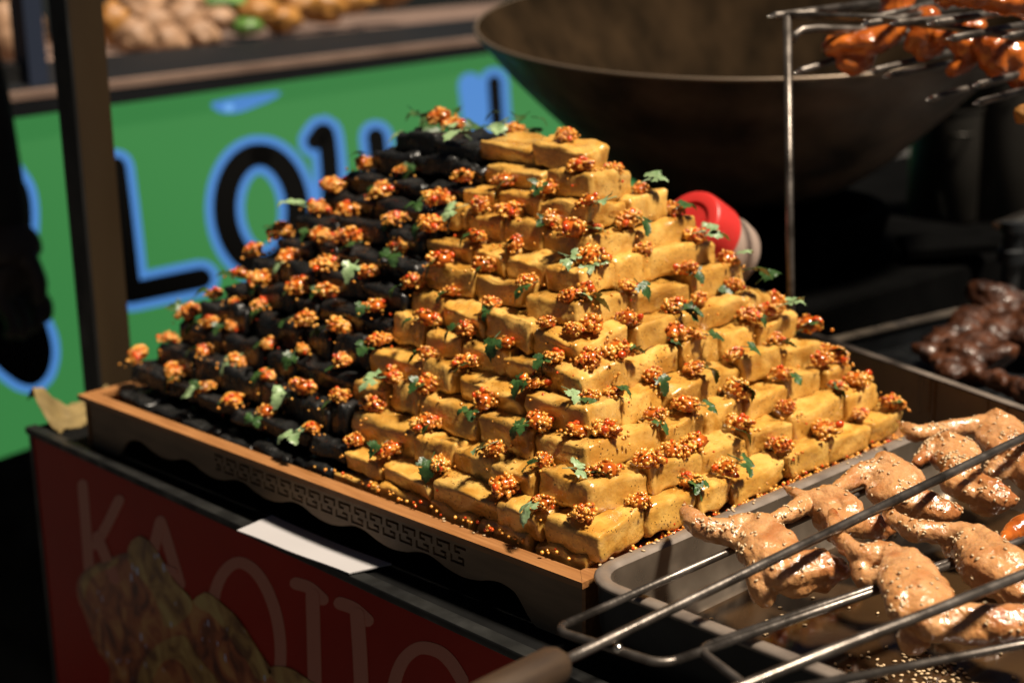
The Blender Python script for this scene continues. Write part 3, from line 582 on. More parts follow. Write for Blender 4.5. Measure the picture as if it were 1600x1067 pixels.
# ------------------------------------------------------------------ garlic and chilli clumps
def clump(seed, n_, rad, squash=.8):
    random.seed(seed); mb = MB(); red = MB(); placed = []; n_ = int(n_)
    mb.ball((0,0,rad*.38), rad*.6, 1, 2, .12, (1,1,squash))
    lob = [(0,0,rad*.45,rad*.62)]+[(rad*.55*math.cos(a), rad*.55*math.sin(a), rad*random.uniform(.15,.5), rad*random.uniform(.36,.5)) for a in [random.uniform(0,6.28) for _ in range(3)]]
    for i in range(n_):
        cx, cy, cz, cr = random.choice(lob); d = Vector((random.gauss(0,1), random.gauss(0,1), random.gauss(.25,1))).normalized()
        c = (cx+d.x*cr, cy+d.y*cr, max(.05, cz+d.z*cr*squash)); r = random.uniform(.055,.098)
        q = Quaternion((random.random(), random.random(), random.random(), random.random())).normalized()
        mb.ball(c, r*random.uniform(.8,1.25), 1 if random.random() < .22 else 0, 1, .27, (1.15, random.uniform(.55,1), random.uniform(.5,.95)), q)
    for i in range(random.randint(3,5)):
        cx, cy, cz, cr = random.choice(lob); d = Vector((random.gauss(0,1), random.gauss(0,1), random.gauss(.5,1))).normalized()
        c = (cx+d.x*cr*1.03, cy+d.y*cr*1.03, max(.06, cz+d.z*cr*squash)); 
        q = Quaternion((random.random(), random.random(), random.random(), random.random())).normalized()
        red.ball(c, random.uniform(.09,.15), 0, 2, .14, (1, random.uniform(.7,1), random.uniform(.55,.9)), q)
    for i in range(random.randint(2,6)):
        a = random.uniform(0,6.28); rr = rad*random.uniform(1.0,1.5); mb.ball((rr*math.cos(a), rr*math.sin(a), .05), random.uniform(.045,.075), 0, 1, .15)
    return mb.mesh('garlic_clump', [M['grain'], M['sauce']], True, fix=False), red.mesh('chilli_pieces', M['chilli'], True, fix=False)
CL = [clump(100+i, random.choice((110,125,140)), random.uniform(.46,.56)) for i in range(12)]
random.seed(21)
TOPO = []
def put_clump(x, y, z, label, sc=1.0):
    a, b = random.choice(CL)
    o = bpy.data.objects.new('garlic_clump', a); C.objects.link(o); o.location = Vector((x,y,z+.07))*S
    s = sc*random.uniform(.72,1.12); o.scale = (s*random.uniform(.9,1.1), s*random.uniform(.9,1.1), s*random.uniform(.85,1.1)); o.rotation_euler = (random.uniform(-.25,.25), random.uniform(-.25,.25), random.uniform(0,6.28))
    tag(o, label, 'garlic topping', 'garlic and chilli clumps on the tofu')
    c = bpy.data.objects.new('chilli_pieces', b); C.objects.link(c); c.parent = o
    return o
cnt = {}
for k, f, a, u in TOPS:
    x0, y0 = NK[k]; i = cnt.get((k,f), 0); cnt[(k,f)] = i+1
    if f == 'L':
        x, y, z = x0+u, a, k+1+warp(k, a); blk = a > BT[k]
        lab = 'garlic and chilli clump on the left face, %s ledge up, %s from the corner' % (ORD[k], NTH[i])
    elif f == 'R': x, y, z = a, y0+u, k+1; lab = 'garlic and chilli clump on the right face, %s ledge up, %s from the corner' % (ORD[k], NTH[i])
    elif f == 'B': x, y, z = a, LK[k]-u, k+1; lab = 'garlic and chilli clump at the far left end of the %s ledge' % ORD[k]
    elif f == 'D': x, y, z = RK[k]-u, a, k+1; lab = 'garlic and chilli clump at the far right end of the %s ledge' % ORD[k]
    else:
        x, y, z = min(max(u, NK[11][0]+.9), NK[11][0]+2.2), min(max(a, 10.3), 20.4), 12+warp(11, a); lab = 'garlic and chilli clump on the flat top of the pyramid, %s from the front' % NTH[i]
        put_clump(x, y, z, lab, 1.2); continue
    put_clump(x, y, z+.0, lab, 1.2 if f in 'LR' else 1.12)
# crumbs spilt along the foot of the right face, the tray edge and the ledges
mb = MB(); rd = MB()
def crumb(x, y, z, r=None): mb.ball((x,y,z), r or random.uniform(.05,.09), 0 if random.random() < .8 else 1, 1, .15)
for i in range(1500):
    x = random.uniform(1.5, 18.6); den = .5+.5*noise.noise(Vector((x*.55, 2, 3)))
    if random.random() < den+.12: 
        hgt = abs(random.gauss(0,.22))*(.4+den); crumb(x, -.44+random.gauss(0,.17), -.40+hgt+.04)
for i in range(60):
    y = random.uniform(1, 15); crumb(-.35-.03*y+random.gauss(.2,.12), y, -.1+random.uniform(-.2,0))
for k, f, a, u in TOPS:
    if f == 'L':
        for q in range(random.randint(0,3)):
            yy = a+random.gauss(0,.55); crumb(NK[k][0]+random.uniform(.1,.5), yy, k+1.03+warp(k,yy), random.uniform(.04,.07))
for k, f, a, u in TOPS:
    for q in range(random.randint(0,4)):
        d_ = random.gauss(0,.5); dn = random.uniform(.05,.45)
        if f == 'R': crumb(a+d_, NK[k][1]+random.uniform(.1,.5) if q % 2 else NK[k][1]-.07, k+1.03 if q % 2 else k+.95-dn, random.uniform(.035,.07))
        elif f == 'L' and q % 2 == 0: crumb(NK[k][0]-.07, a+d_*.7, k+.95-dn+warp(k,a), random.uniform(.035,.065))
mb.build('garlic_crumbs', [M['grain'], M['chilli']], None, True, fix=False)
o = bpy.data.objects['garlic_crumbs']; kind(o, 'stuff'); o['label'] = 'loose garlic and chilli crumbs spilt along the ledges and the tray edge'

# ------------------------------------------------------------------ coriander leaves
HALF = [(0,.0),(.10,.05),(.12,.20),(.05,.34),(.14,.46),(.22,.40),(.26,.52),(.36,.46),(.42,.56),(.50,.45),(.48,.30),(.46,.20),(.56,.27),(.60,.36),(.68,.28),(.76,.33),(.80,.21),(.90,.19),(.93,.08),(1.02,.0)]
def leaf(seed, sprig=False):
    random.seed(seed); mb = MB()
    def blade(org, ang, size, bend, tw):
        pts = [(x*random.uniform(.95,1.05), y*random.uniform(.85,1.12)) for x, y in HALF]
        low = [(x*random.uniform(.95,1.05), -y*random.uniform(.85,1.12)) for x, y in HALF[1:-1]][::-1]
        poly = [(x, y) for x, y in pts]+low
        bm = bmesh.new(); vs = [bm.verts.new((x, y, 0)) for x, y in poly]; bm.faces.new(vs)
        bmesh.ops.triangulate(bm, faces=bm.faces[:]); bmesh.ops.subdivide_edges(bm, edges=[e for e in bm.edges if e.calc_length() > .2], cuts=2, use_grid_fill=False); bmesh.ops.triangulate(bm, faces=bm.faces[:])
        ca, sa_ = math.cos(ang), math.sin(ang)
        bm.verts.index_update(); out = []
        for v in bm.verts:
            x, y = v.co.x, v.co.y
            z = .16*math.sin(x*2.2)-bend*x*x+(.42*abs(y)**1.2*tw)+.09*math.sin(x*6+y*5+seed)*x+.07*noise.noise(Vector((x*5, y*5, seed)))
            x, y, z = x*size, y*size, z*size
            out.append((org[0]+x*ca-y*sa_, org[1]+x*sa_+y*ca, org[2]+z))
        fs = [[v.index for v in f.verts] for f in bm.faces]; bm.free()
        mb.add(out, fs, 0)
    if sprig:
        blade((.35,.1,.04), .55, .95, random.uniform(.15,.4), random.uniform(-.4,.7)); blade((.3,-.12,.03), -.75, .9, random.uniform(.2,.5), random.uniform(-.4,.7))
        mb.tube([(-.45,0,0),(0,.02,.03),(.36,.08,.05)], .028, 5); mb.tube([(0,.02,.03),(.32,-.1,.04)], .022, 5)
    else:
        blade((0,0,.02), 0, 1.12, random.uniform(.3,.85), random.uniform(-.9,1.1)); mb.tube([(-.4,random.uniform(-.1,.1),-.02),(0,0,.02),(.5,0,.09)], [.03,.026,.012], 5)
    return mb
LM = [leaf(300+i).mesh('coriander_leaf', M['leaf'], True, fix=False) for i in range(7)]
LS = [leaf(330+i, True).mesh('coriander_sprig', M['leaf'], True, fix=False) for i in range(4)]
PM = [leaf(360+i).mesh('coriander_leaf_pale', M['leafpale'], True, fix=False) for i in range(4)]
PS = [leaf(380+i, True).mesh('coriander_sprig_pale', M['leafpale'], True, fix=False) for i in range(3)]
random.seed(33); cnt = {}
RIGHTEND = {'R': 1}
for x, y, z, pale, k, f in sorted(LEAVES, key=lambda q: (q[4], q[5], q[1] if q[5] in 'LTD' else q[0])):
    fw = 'L' if f in 'LB' else 'R' if f in 'RD' else 'T'; i = cnt.get((k,fw), 0); cnt[(k,fw)] = i+1
    if pale: me = random.choice(PS if random.random() < .45 else PM)
    else: me = random.choice(LS if random.random() < .12 else LM)
    o = bpy.data.objects.new('coriander_leaf', me); C.objects.link(o)
    if f in 'LB': a = math.pi+random.uniform(-1.0,.35); tilt = random.uniform(.25,.75)
    elif f in 'RD': a = -math.pi/2+random.uniform(-.3,1.3); tilt = random.uniform(.1,.6)
    else: a = random.uniform(2.2,5.2); tilt = random.uniform(-.1,.3)
    end = (f in 'RD' and x > RK[k]-1.4)
    if end: a = random.uniform(-.9,-.1); tilt = random.uniform(-.5,-.1)
    if f in 'LB' and y > LK[k]-1.2: a = random.uniform(1.7,2.5); tilt = random.uniform(-.4,0)
    if pale: tilt *= .55
    s = random.uniform(.55,.82)*(1.15 if pale else 1)
    # local +x points outward (a) and droops by tilt
    R = Matrix.Rotation(a, 3, 'Z') @ Matrix.Rotation(tilt, 3, 'Y') @ Matrix.Rotation(random.uniform(-.45,.45), 3, 'X')
    o.rotation_euler = R.to_euler(); o.scale = (s,s,s)
    off = R @ Vector((.5*s,0,0)); o.location = (Vector((x,y,z+.08))-off)*S
    where = {'L':'left face','B':'left face','R':'right face','D':'right face','T':'flat top'}[f]
    tag(o, ('pale' if pale else 'dark green')+' coriander leaf on the %s, %s ledge up, %s out from the corner' % (where, ORD[k], NTH[i]), 'coriander leaf', 'coriander leaves on the pyramid')
for i, (px, py, pale) in enumerate([(645,182,0),(667,187,0),(707,203,1),(716,176,1),(780,203,1),(765,181,0),(790,186,0),(812,190,0),(846,192,0)]):
    p = atz(px, py, 12.25); p[0] = min(max(p[0], NK[11][0]+.2), NK[11][0]+3.2); p[1] = min(max(p[1], NK[11][1]+.3), LK[11]+.3)
    me = random.choice(PM if pale else LM); o = bpy.data.objects.new('coriander_leaf', me); C.objects.link(o)
    o.location = Vector((p[0]+.3, p[1], 12.12+warp(11, p[1])))*S; o.rotation_euler = (random.uniform(-.4,.4), random.uniform(-.5,.1), random.uniform(1.8,4.4)); o.scale = (1.05,)*3
    tag(o, ('pale' if pale else 'green')+' coriander leaf lying on the flat top, %s from the left end' % NTH[i], 'coriander leaf', 'coriander leaves on the pyramid')
# ------------------------------------------------------------------ steel pan with rounded corners
def rrect(x0, y0, x1, y1, r, n=7):
    out = []
    for cx, cy, a0 in ((x1-r,y1-r,0),(x0+r,y1-r,90),(x0+r,y0+r,180),(x1-r,y0+r,270)):
        for i in range(n): a = math.radians(a0+90*i/(n-1)); out.append((cx+r*math.cos(a), cy+r*math.sin(a)))
    return out
PX0, PX1, PY0, PY1 = -1.62, 21.3, -17.0, -.62
def rings(mb, prof):
    loops = [rrect(PX0+d, PY0+d, PX1-d, PY1-d, max(.25, 1.65-d)) for d, z in prof]; n = len(loops[0]); o = len(mb.v)
    for lp, (d, z) in zip(loops, prof): mb.v += [(x, y, z) for x, y in lp]
    for i in range(len(prof)-1):
        for j in range(n): mb.f.append([o+i*n+j, o+i*n+(j+1)%n, o+(i+1)*n+(j+1)%n, o+(i+1)*n+j]); mb.m.append(0)
    return o, n
pan = thing('steel_pan', 'deep rounded steel pan holding oil under the sesame chicken wings', 'pan', (5, -6, TOPZ))
mb = MB(); rings(mb, [(.10,-.10),(.0,-.02),(.0,.06),(.08,.13),(.30,.155),(.46,.13),(.56,.02)]); mb.build('rolled_rim', M['rimsteel'], pan, True)
mb = MB(); o, n = rings(mb, [(.12,-.10),(.2,-1.6),(.5,-2.95),(.52,-2.98)]); mb.f.append([o+3*n+j for j in range(n)][::-1]); mb.m.append(0)
mb.build('outer_wall', M['darksteel'], pan, 50, fix=False); mb = MB()
o, n = rings(mb, [(.56,.03),(.70,-1.3),(.95,-2.55),(1.25,-2.80)]); mb.f.append([o+3*n+j for j in range(n)]); mb.m.append(0)
mb.build('basin', M['steel'], pan, 50, fix=False)
mb = MB(); rnd = random.Random(5)
lp = rrect(PX0+1.02, PY0+1.02, PX1-1.02, PY1-1.02, .8); mb.add([(x,y,-2.66) for x,y in lp], [list(range(len(lp)))])
o = mb.build('oil_pool', M['oil']); kind(o, 'stuff'); o['label'] = 'brown oil pooled on the bottom of the steel pan'
def seed_at(mb, p, nrm=None, r=.085):
    q = Quaternion((0,0,1), random.uniform(0,6.28))
    if nrm is not None: q = Vector(tuple(nrm)).to_track_quat('Z','Y') @ q
    mb.ball(p, r, 0, 1, .05, (1.15,.68,.45), q)
mb = MB(); random.seed(77)
for i in range(420):
    if i < 330:
        c = random.choice([(1.2,-8.2),(2.4,-9.6),(3.6,-8.6),(4.4,-10.4),(2.2,-6.4),(1.4,-5.2),(5.6,-9.8),(3.0,-11.2)]); x, y = random.gauss(c[0],.75), random.gauss(c[1],.65)
    else: x, y = random.uniform(0,16), random.uniform(-13,-2)
    if PX0+1.3 < x < PX1-1.4 and y < PY1-1.4: seed_at(mb, (x, y, -2.62))
for i in range(26): seed_at(mb, (random.uniform(-1,18), PY1-random.uniform(.05,.4), .17))
for i in range(7): seed_at(mb, (random.uniform(-.7,-.4)-.0, random.uniform(.5,8), RIM+.03), None, .075)
o = mb.build('loose_sesame', M['seed'], None, True, fix=False); kind(o, 'stuff'); o['label'] = 'loose sesame seeds floating in the pan oil and stuck to its rim'

# ------------------------------------------------------------------ skewer forks
def fork(la, pa, lc, pc, lb, pb, label, wood):
    a0, a1 = np.array(pa[0]), np.array(pa[1]); c0, c1 = np.array(pc[0]), np.array(pc[1]); PB = [np.array(q) for q in pb]; b0, b1 = PB[0], PB[-1]
    t = thing('skewer_fork', label, 'skewer', tuple((a0+c0)/2), 'twin pronged skewer forks over the pan')
    def ext(p, q, L): d = (q-p)/np.linalg.norm(q-p); return p, p+d*L
    a0, a1 = ext(a0, a1, 25); c0, c1 = ext(c0, c1, 25); b1 = PB[-1]+(PB[-1]-PB[-2])*.35; PB.append(b1)
    da = (a1-a0)/25; dc = (c1-c0)/25; R = .135
    for p, d, L in ((a0, da, 24), (c0, dc, 24)):
        mb = MB(); mb.tube([p+d*.5, p+d*L*.5, p+d*L, p+d*(L+1)], [R,R,R,.02], 12); mb.build('prong', M['rod'], t, True)
    mb = MB(); n_ = 10; e = (c0-a0)/np.linalg.norm(c0-a0); pts = []
    for i in range(n_+1):
        s = i/n_*math.pi/2; pts.append(a0+da*.5*(1-math.sin(s))+e*.5*(1-math.cos(s)))
    for i in range(n_+1):
        s = i/n_*math.pi/2; pts.append(c0+dc*.5*(1-math.cos(s))-e*.5*(1-math.sin(s)))
    mb.tube(pts, R*.98, 12); mb.build('crossbar', M['rod'], t, True)
    mb = MB(); db = (PB[1]-b0)/np.linalg.norm(PB[1]-b0); PP = spline(PB, 6); mb.tube(PP, [.165]*(len(PP)-1)+[.02], 12); mb.build('centre_rod', M['rod'], t, True)
    x = (a0+c0)/2; s = np.dot(x-b0, db); w_ = b0+db*s
    mb = MB()
    for q in (-.28,.28): mb.ball(tuple(w_+e*q+np.array([0,0,-.22])), .15, 0, 2)
    mb.build('weld', M['tip'], t, True)
    if wood is not None:
        d = np.array(wood)-b0; d = d/np.linalg.norm(d)
        mb = MB(); mb.tube([b0+d*(-.3), b0+d*.0, b0+d*.25, b0+d*3, b0+d*6.5, b0+d*7], [.3,.52,.6,.66,.6,.4], 16); mb.build('wooden_grip', M['gripwood'], t, True)
fork(0, (atz(865,983,.5), atz(1520,692,.5)), 0, (atz(1035,1038,.5), atz(1600,843,.5)), 0, (atz(870,1038,.72), atz(927,1010.3,.78), atz(1090,931,1.3), atz(1270,843.5,1.75), atz(1600,683,1.75)), 'steel skewer fork nearest the tofu, with a worn wooden grip', tuple(atz(735,1112,.9)))
fork(0, (atz(1090,1013,.5), atz(1374,915,.5)), 0, (atz(1185,1086,.5), atz(1527,1020,.5)), 0, (atz(1060,1112,.74), atz(1130,1084,.8), atz(1300,1015,1.4), atz(1450,957,1.75), atz(1600,897,1.75)), 'steel skewer fork at the bottom edge, with its bent end over the pan rim', tuple(atz(960,1170,.9)))

# ------------------------------------------------------------------ chicken wings
def remesh(mb, voxel, seed, amp):
    me = mb.mesh('wing_raw', M['skin'], True, fix=False); ob = bpy.data.objects.new('wing_raw', me); C.objects.link(ob)
    md = ob.modifiers.new('r', 'REMESH'); md.mode = 'VOXEL'; md.voxel_size = voxel*S
    sm = ob.modifiers.new('s', 'SMOOTH'); sm.factor = .5; sm.iterations = 4
    dg = bpy.context.evaluated_depsgraph_get(); out = bpy.data.meshes.new_from_object(ob.evaluated_get(dg))
    bpy.data.objects.remove(ob); bpy.data.meshes.remove(me)
    n = len(out.vertices); co = np.empty(n*3); no = np.empty(n*3); out.vertices.foreach_get('co', co); out.vertices.foreach_get('normal', no)
    co = co.reshape(-1,3)/S; no = no.reshape(-1,3)
    d = np.array([noise.noise(Vector(c)*1.1+Vector((seed,0,0)))*.10+noise.noise(Vector((c[0]*3, c[1]*3, c[2]*2))+Vector((0,seed,0)))*.06+noise.noise(Vector((c[0]*9, c[1]*5, c[2]*5))+Vector((0,0,seed)))*.035 for c in co])
    co += no*(d*amp)[:,None]; out.vertices.foreach_set('co', (co*S).ravel()); 
    out.polygons.foreach_set('use_smooth', [True]*len(out.polygons)); out.update(); return out, co, no
def chain(mb, pts, k=7):
    P = [np.array(p, float) for p in pts]; X = spline4(P, k)
    o_ = len(mb.v); mb.tube([p[:3] for p in X], [max(.03, p[3]) for p in X], 14)
    for i, p in enumerate(X):      # flat, not round, where the wing is broad
        f_ = 1-.42*min(1, max(0, (p[3]-.42)/.3))
        for j in range(14):
            v = mb.v[o_+i*14+j]; mb.v[o_+i*14+j] = (v[0], v[1], p[2]+(v[2]-p[2])*f_)
    mb.ball(tuple(X[0][:3]), max(.03, X[0][3])*.99, 0, 1); mb.ball(tuple(X[-1][:3]), X[-1][3]*.9, 0, 2, 0, (1,1,.75))
def spline4(P, k):
    Q = [2*P[0]-P[1]]+P+[2*P[-1]-P[-2]]; out = []
    for i in range(1, len(Q)-2):
        a, b, c, d = Q[i-1:i+3]
        for j in range(k):
            t = j/k; out.append(.5*((2*b)+(-a+c)*t+(2*a-5*b+4*c-d)*t*t+(-a+3*b-3*c+d)*t**3))
    out.append(P[-1]); return out
WN = [0]
def wing(chains, label, material, seeds, zfun, vox=.07, grp=None, cat='chicken wing', amp=.85, name='chicken_wing'):
    WN[0] += 1; sd = WN[0]*3.7; mb = MB(); allp = []
    for ch in chains:
        P = [np.append(zfun(px, py, z), r) for px, py, z, r in ch]; allp += P; chain(mb, P)
        big = [i for i, q in enumerate(P) if q[3] > .56]
        if len(big) > 1 and material is M['skin']:
            for sg in (-1, 1):
                X = []
                for i in big:
                    t = P[min(i+1, len(P)-1)][:3]-P[max(i-1, 0)][:3]; t /= np.linalg.norm(t); sd_ = np.cross(t, -CD); sd_ /= np.linalg.norm(sd_)
                    X.append(np.append(P[i][:3]+sd_*sg*P[i][3]*.55-np.array([0,0,.08]), P[i][3]*.66))
                chain(mb, X)
    c0 = np.mean([p[:3] for p in allp], axis=0)
    me, co, no = remesh(mb, vox, sd, amp)
    me.materials.clear(); me.materials.append(material); 
    tips = [np.append(zfun(ch[0][0], ch[0][1], ch[0][2]), 1.0) for ch in chains if ch[0][3] < .2]+[np.append(zfun(ch[-1][0], ch[-1][1], ch[-1][2]), 1.2) for ch in chains if len(ch) > 6]
    wgt = np.zeros(len(co))
    for tq in tips: wgt = np.maximum(wgt, np.exp(-(np.linalg.norm(co-tq[:3], axis=1)/(.85*tq[3]))**2)*.85)
    wgt += np.array([max(0, noise.noise(Vector(c)*1.3+Vector((sd,3,1)))-.12)*1.1 for c in co])
    at = me.attributes.new('browned', 'FLOAT', 'POINT'); at.data.foreach_set('value', np.clip(wgt, 0, 1))
    co2 = co-c0; me.vertices.foreach_set('co', (co2*S).ravel()); me.update()
    o = link(name, me, tuple(c0)); tag(o, label, cat, grp)
    if seeds > 13:
        random.seed(WN[0]); sm = MB(); idx = np.where(no[:,2] > .15)[0]
        foc = [random.choice(list(idx)) for _ in range(3)]
        for q in range(seeds):
            i = random.choice(list(idx))
            if q % 2:
                f_ = co[random.choice(foc)]; best = min(random.sample(list(idx), 25), key=lambda t: np.linalg.norm(co[t]-f_)+random.uniform(0,.6)); i = best
            seed_at(sm, tuple(co[i]+no[i]*.02), no[i], random.uniform(.066,.082))
        s_ = sm.build('sesame_seeds', M['seed'], o, True, loc=tuple(c0), fix=False); s_['kind'] = 'stuff'
    return o
GW = 'sesame chicken wings on the skewer forks'
def zz(px, py, z): return atz(px, py, z)
wing([[(1068,783,1.5,.06),(1077,806,1.4,.30),(1093,822,1.25,.38),(1116,828,1.15,.40),(1141,829,1.1,.42),(1160,820,1.1,.48),(1178,826,1.05,.66),(1192,845,1.0,.82),(1204,862,.9,.80),(1211,882,.7,.55),(1214,899,.45,.52),(1237,897,.4,.58),(1265,890,.4,.58),(1293,886,.4,.62),(1312,892,.35,.45)],
      [(1130,832,1.1,.3),(1150,845,.9,.28),(1165,852,.8,.4)], [(1190,850,.9,.5),(1186,900,.3,.45),(1196,935,-.3,.4)]], 'leftmost sesame chicken wing, its pointed tip touching the tofu by the pan corner', M['skin'], 70, zz, grp=GW)
wing([[(1222,757,1.2,.05),(1238,768,1.15,.20),(1256,779,1.1,.26),(1272,783,1.1,.4),(1287,782,1.1,.62),(1306,796,1.0,.78),(1321,815,.85,.66),(1341,821,.6,.45),(1365,824,.5,.50),(1387,826,.45,.42)],
      [(1200,819,.9,.25),(1216,811,.95,.30),(1236,802,1.0,.32),(1262,786,1.0,.38)]], 'sesame chicken wing with a dark forked tip, second from the left beside the tofu', M['skin'], 26, zz, grp=GW)
wing([[(1300,768,1.05,.22),(1325,753,1.1,.33),(1350,740,1.15,.45),(1378,736,1.15,.74),(1398,751,1.05,.90),(1404,770,.9,.78),(1416,784,.7,.5),(1436,791,.5,.55),(1462,797,.45,.58),(1483,799,.4,.5)]], 'sesame chicken wing with a broad smooth middle, third along the fork nearest the tofu', M['skin'], 60, zz, grp=GW)
wing([[(1400,656,1.3,.06),(1414,668,1.25,.26),(1430,677,1.2,.36),(1450,677,1.15,.36),(1474,671,1.15,.35),(1504,667,1.15,.36),(1528,664,1.15,.44),(1549,665,1.15,.74),(1567,677,1.1,.90),(1576,694,1.0,.8),(1584,712,.7,.6),(1596,728,.4,.55),(1612,738,.35,.6),(1640,744,.3,.6)],
      [(1584,712,.6,.5),(1568,730,.3,.5),(1552,738,.25,.45)]], 'large sesame chicken wing farthest back, its long curved tip against the last tofu', M['skin'], 90, zz, grp=GW)
wing([[(1432,722,.9,.16),(1446,711,.95,.30),(1460,703,1.0,.45),(1475,699,1.1,.68),(1494,709,1.05,.82),(1499,728,.9,.72),(1488,752,.5,.5),(1508,766,.4,.55),(1532,768,.4,.58),(1557,777,.35,.62),(1576,780,.3,.45)]], 'sesame chicken wing thickly coated in seeds, below the long curved tip', M['skin'], 130, zz, grp=GW)
wing([[(1301,798,1.5,.11),(1306,826,1.4,.26),(1322,850,1.25,.32),(1350,867,1.15,.36),(1378,866,1.1,.44),(1404,877,1.1,.64),(1423,904,1.0,.86),(1436,930,.9,.90),(1440,958,.65,.66),(1453,980,.35,.48),(1487,977,.3,.53),(1520,971,.3,.53),(1559,976,.3,.58),(1604,974,.25,.58)],
      [(1345,880,.9,.3),(1350,905,.6,.3),(1372,905,.7,.35)], [(1440,962,.3,.5),(1428,1002,-.5,.55)]], 'nearest sesame chicken wing, upright brown tip and broad glossy middle, over the pan oil', M['skin'], 60, zz, grp=GW)
wing([[(1388,784,1.4,.09),(1393,806,1.3,.27),(1420,826,1.2,.36),(1451,831,1.15,.39),(1487,834,1.1,.40),(1515,841,1.1,.58),(1538,869,1.0,.82),(1562,888,.9,.88),(1584,904,.7,.75),(1600,928,.4,.58),(1635,934,.35,.6),(1660,940,.3,.5)],
      [(1480,838,.9,.3),(1487,862,.6,.3),(1505,868,.7,.4)]], 'sesame chicken wing behind the nearest one, wing tip bent up like a hook', M['skin'], 75, zz, grp=GW)
wing([[(1562,846,.7,.08),(1582,832,.7,.3),(1604,822,.7,.45),(1640,815,.6,.6),(1670,840,.4,.6)]], 'orange glazed wing piece at the right edge between two skewer prongs', M['glaze'], 12, zz, grp=GW)

# ------------------------------------------------------------------ steel splash wall behind the pan
e0, e1 = atz(1330,545,.5), atz(1600,640,.5); dv = (e1-e0)/np.linalg.norm(e1-e0); nv_ = np.array([-dv[1], dv[0], 0]); 
if nv_[0] < 0: nv_ = -nv_
w0, w1 = e0-dv*9, e1+dv*12
led = thing('splash_wall', 'low brushed steel splash wall with a rolled top edge and brown drip streaks', 'steel wall', tuple((w0+w1)/2*np.array([1,1,0])+np.array([0,0,TOPZ])))
mb = MB(); a, b = w0.copy(), w1.copy(); th = nv_*.16
mb.hexa([np.array([*q[:2], z]) for z in (TOPZ, .38) for q in (a, b, b+th, a+th)]); wall_o = mb.build('wall_sheet', M['wall'], led)
mb = MB(); mb.hexa([np.array([*q[:2], z]) for z in (.382, .5) for q in (a-nv_*.04, b-nv_*.04, b+nv_*.42, a+nv_*.42)]); mb.build('top_edge', M['rimsteel'], led)
M['drip'] = mat('brown_drip', (.14,.06,.018), .2, col2=(.25,.12,.04), vscale=30)
for px, ln, hw in ((1463,2.6,.07),(1455,1.6,.05),(1575,1.0,.05),(1545,.6,.05)):
    p = atp(px, 592+.352*(px-1463)+6, w0-nv_*.01, nv_); mb = MB(); rnd = random.Random(px); pts = []
    for i in range(8): pts.append((dv[:2]*rnd.uniform(-.03,.03), -i/7*ln))
    L_ = []; 
    for i, (o_, z) in enumerate(pts):
        hh = hw*(1-.4*i/7)*rnd.uniform(.7,1.2); L_.append((np.array([*(p[:2]+o_-dv[:2]*hh), .36+z]), np.array([*(p[:2]+o_+dv[:2]*hh), .36+z])))
    vs = [q for l in L_ for q in l]; off = -nv_*.02; mb.add([v+off for v in vs], [[2*i, 2*i+1, 2*i+3, 2*i+2] for i in range(7)]); mb.build('drip_stain', M['drip'], wall_o)

# dark grill trough with roast meat behind the wall
gt = thing('grill_trough', 'greasy dark steel grill trough behind the splash wall', 'grill', (36, 4, TOPZ))
mb = MB(); mb.box((29.2,-24,TOPZ+.0),(60,10.6,-1.2)); mb.build('trough_floor', M['darksteel'], gt)
g0, g1 = atz(1310,530,0), atz(1590,465,0); gd = (g1-g0)/np.linalg.norm(g1-g0); gn = np.array([gd[1]*-1, gd[0], 0])
mb = MB(); q0, q1 = g0-gd*1, g0+gd*26
mb.hexa([np.array([*q[:2], z]) for z in (-1.19, -.12) for q in (q0, q1, q1+gn*.5, q0+gn*.5)]); mb.build('trough_side', M['darksteel'], gt)
mb = MB(); mb.hexa([np.array([*q[:2], z]) for z in (-.118, 0) for q in (q0-gn*.15, q1-gn*.15, q1+gn*.6, q0+gn*.6)]); mb.build('trough_lip', M['steel'], gt)
def zg(px, py, z): return atz(px, py, z)
def roast(lumps, label, sd):
    mb = MB(); pts = [(atz(x, y, z), r) for x, y, z, r in lumps]; c0 = np.mean([p for p, r in pts], axis=0); random.seed(sd)
    for p, r in pts: mb.ball(tuple(p), r*1.15, 0, 2, 0, (random.uniform(1.1,1.9), random.uniform(.7,1), random.uniform(.5,.8)), Quaternion((random.uniform(-.3,.3),random.uniform(-.3,.3),1), random.uniform(0,3)))
    me, co, no = remesh(mb, .12, sd, 1.6); me.materials.clear(); me.materials.append(M['roast']); me.vertices.foreach_set('co', ((co-c0)*S).ravel()); me.update()
    tag(link('roast_chicken', me, tuple(c0)), label, 'roast chicken', 'roast pieces in the grill trough')
roast([(1463,556,0,.85),(1476,540,.1,.9),(1478,572,-.1,.8),(1492,522,.4,1.0),(1498,556,.1,1.0),(1515,505,.7,1.15),(1524,538,.4,1.15),(1545,560,.1,1.0),(1520,578,-.2,.7)], 'charred brown roast chicken piece nearest the splash wall in the dark grill trough', 41)
roast([(1545,500,.6,1.1),(1566,520,.5,1.1),(1580,488,.8,1.3),(1600,520,.5,1.3),(1625,495,.8,1.4),(1650,520,.5,1.3)], 'dark roast chicken piece at the right edge of the grill trough', 42)
roast([(1552,590,-.3,.55),(1575,602,-.3,.65),(1600,612,-.3,.7),(1630,624,-.4,.7),(1655,634,-.4,.7)], 'small flat roast piece lowest in the grill trough at the right edge', 43)
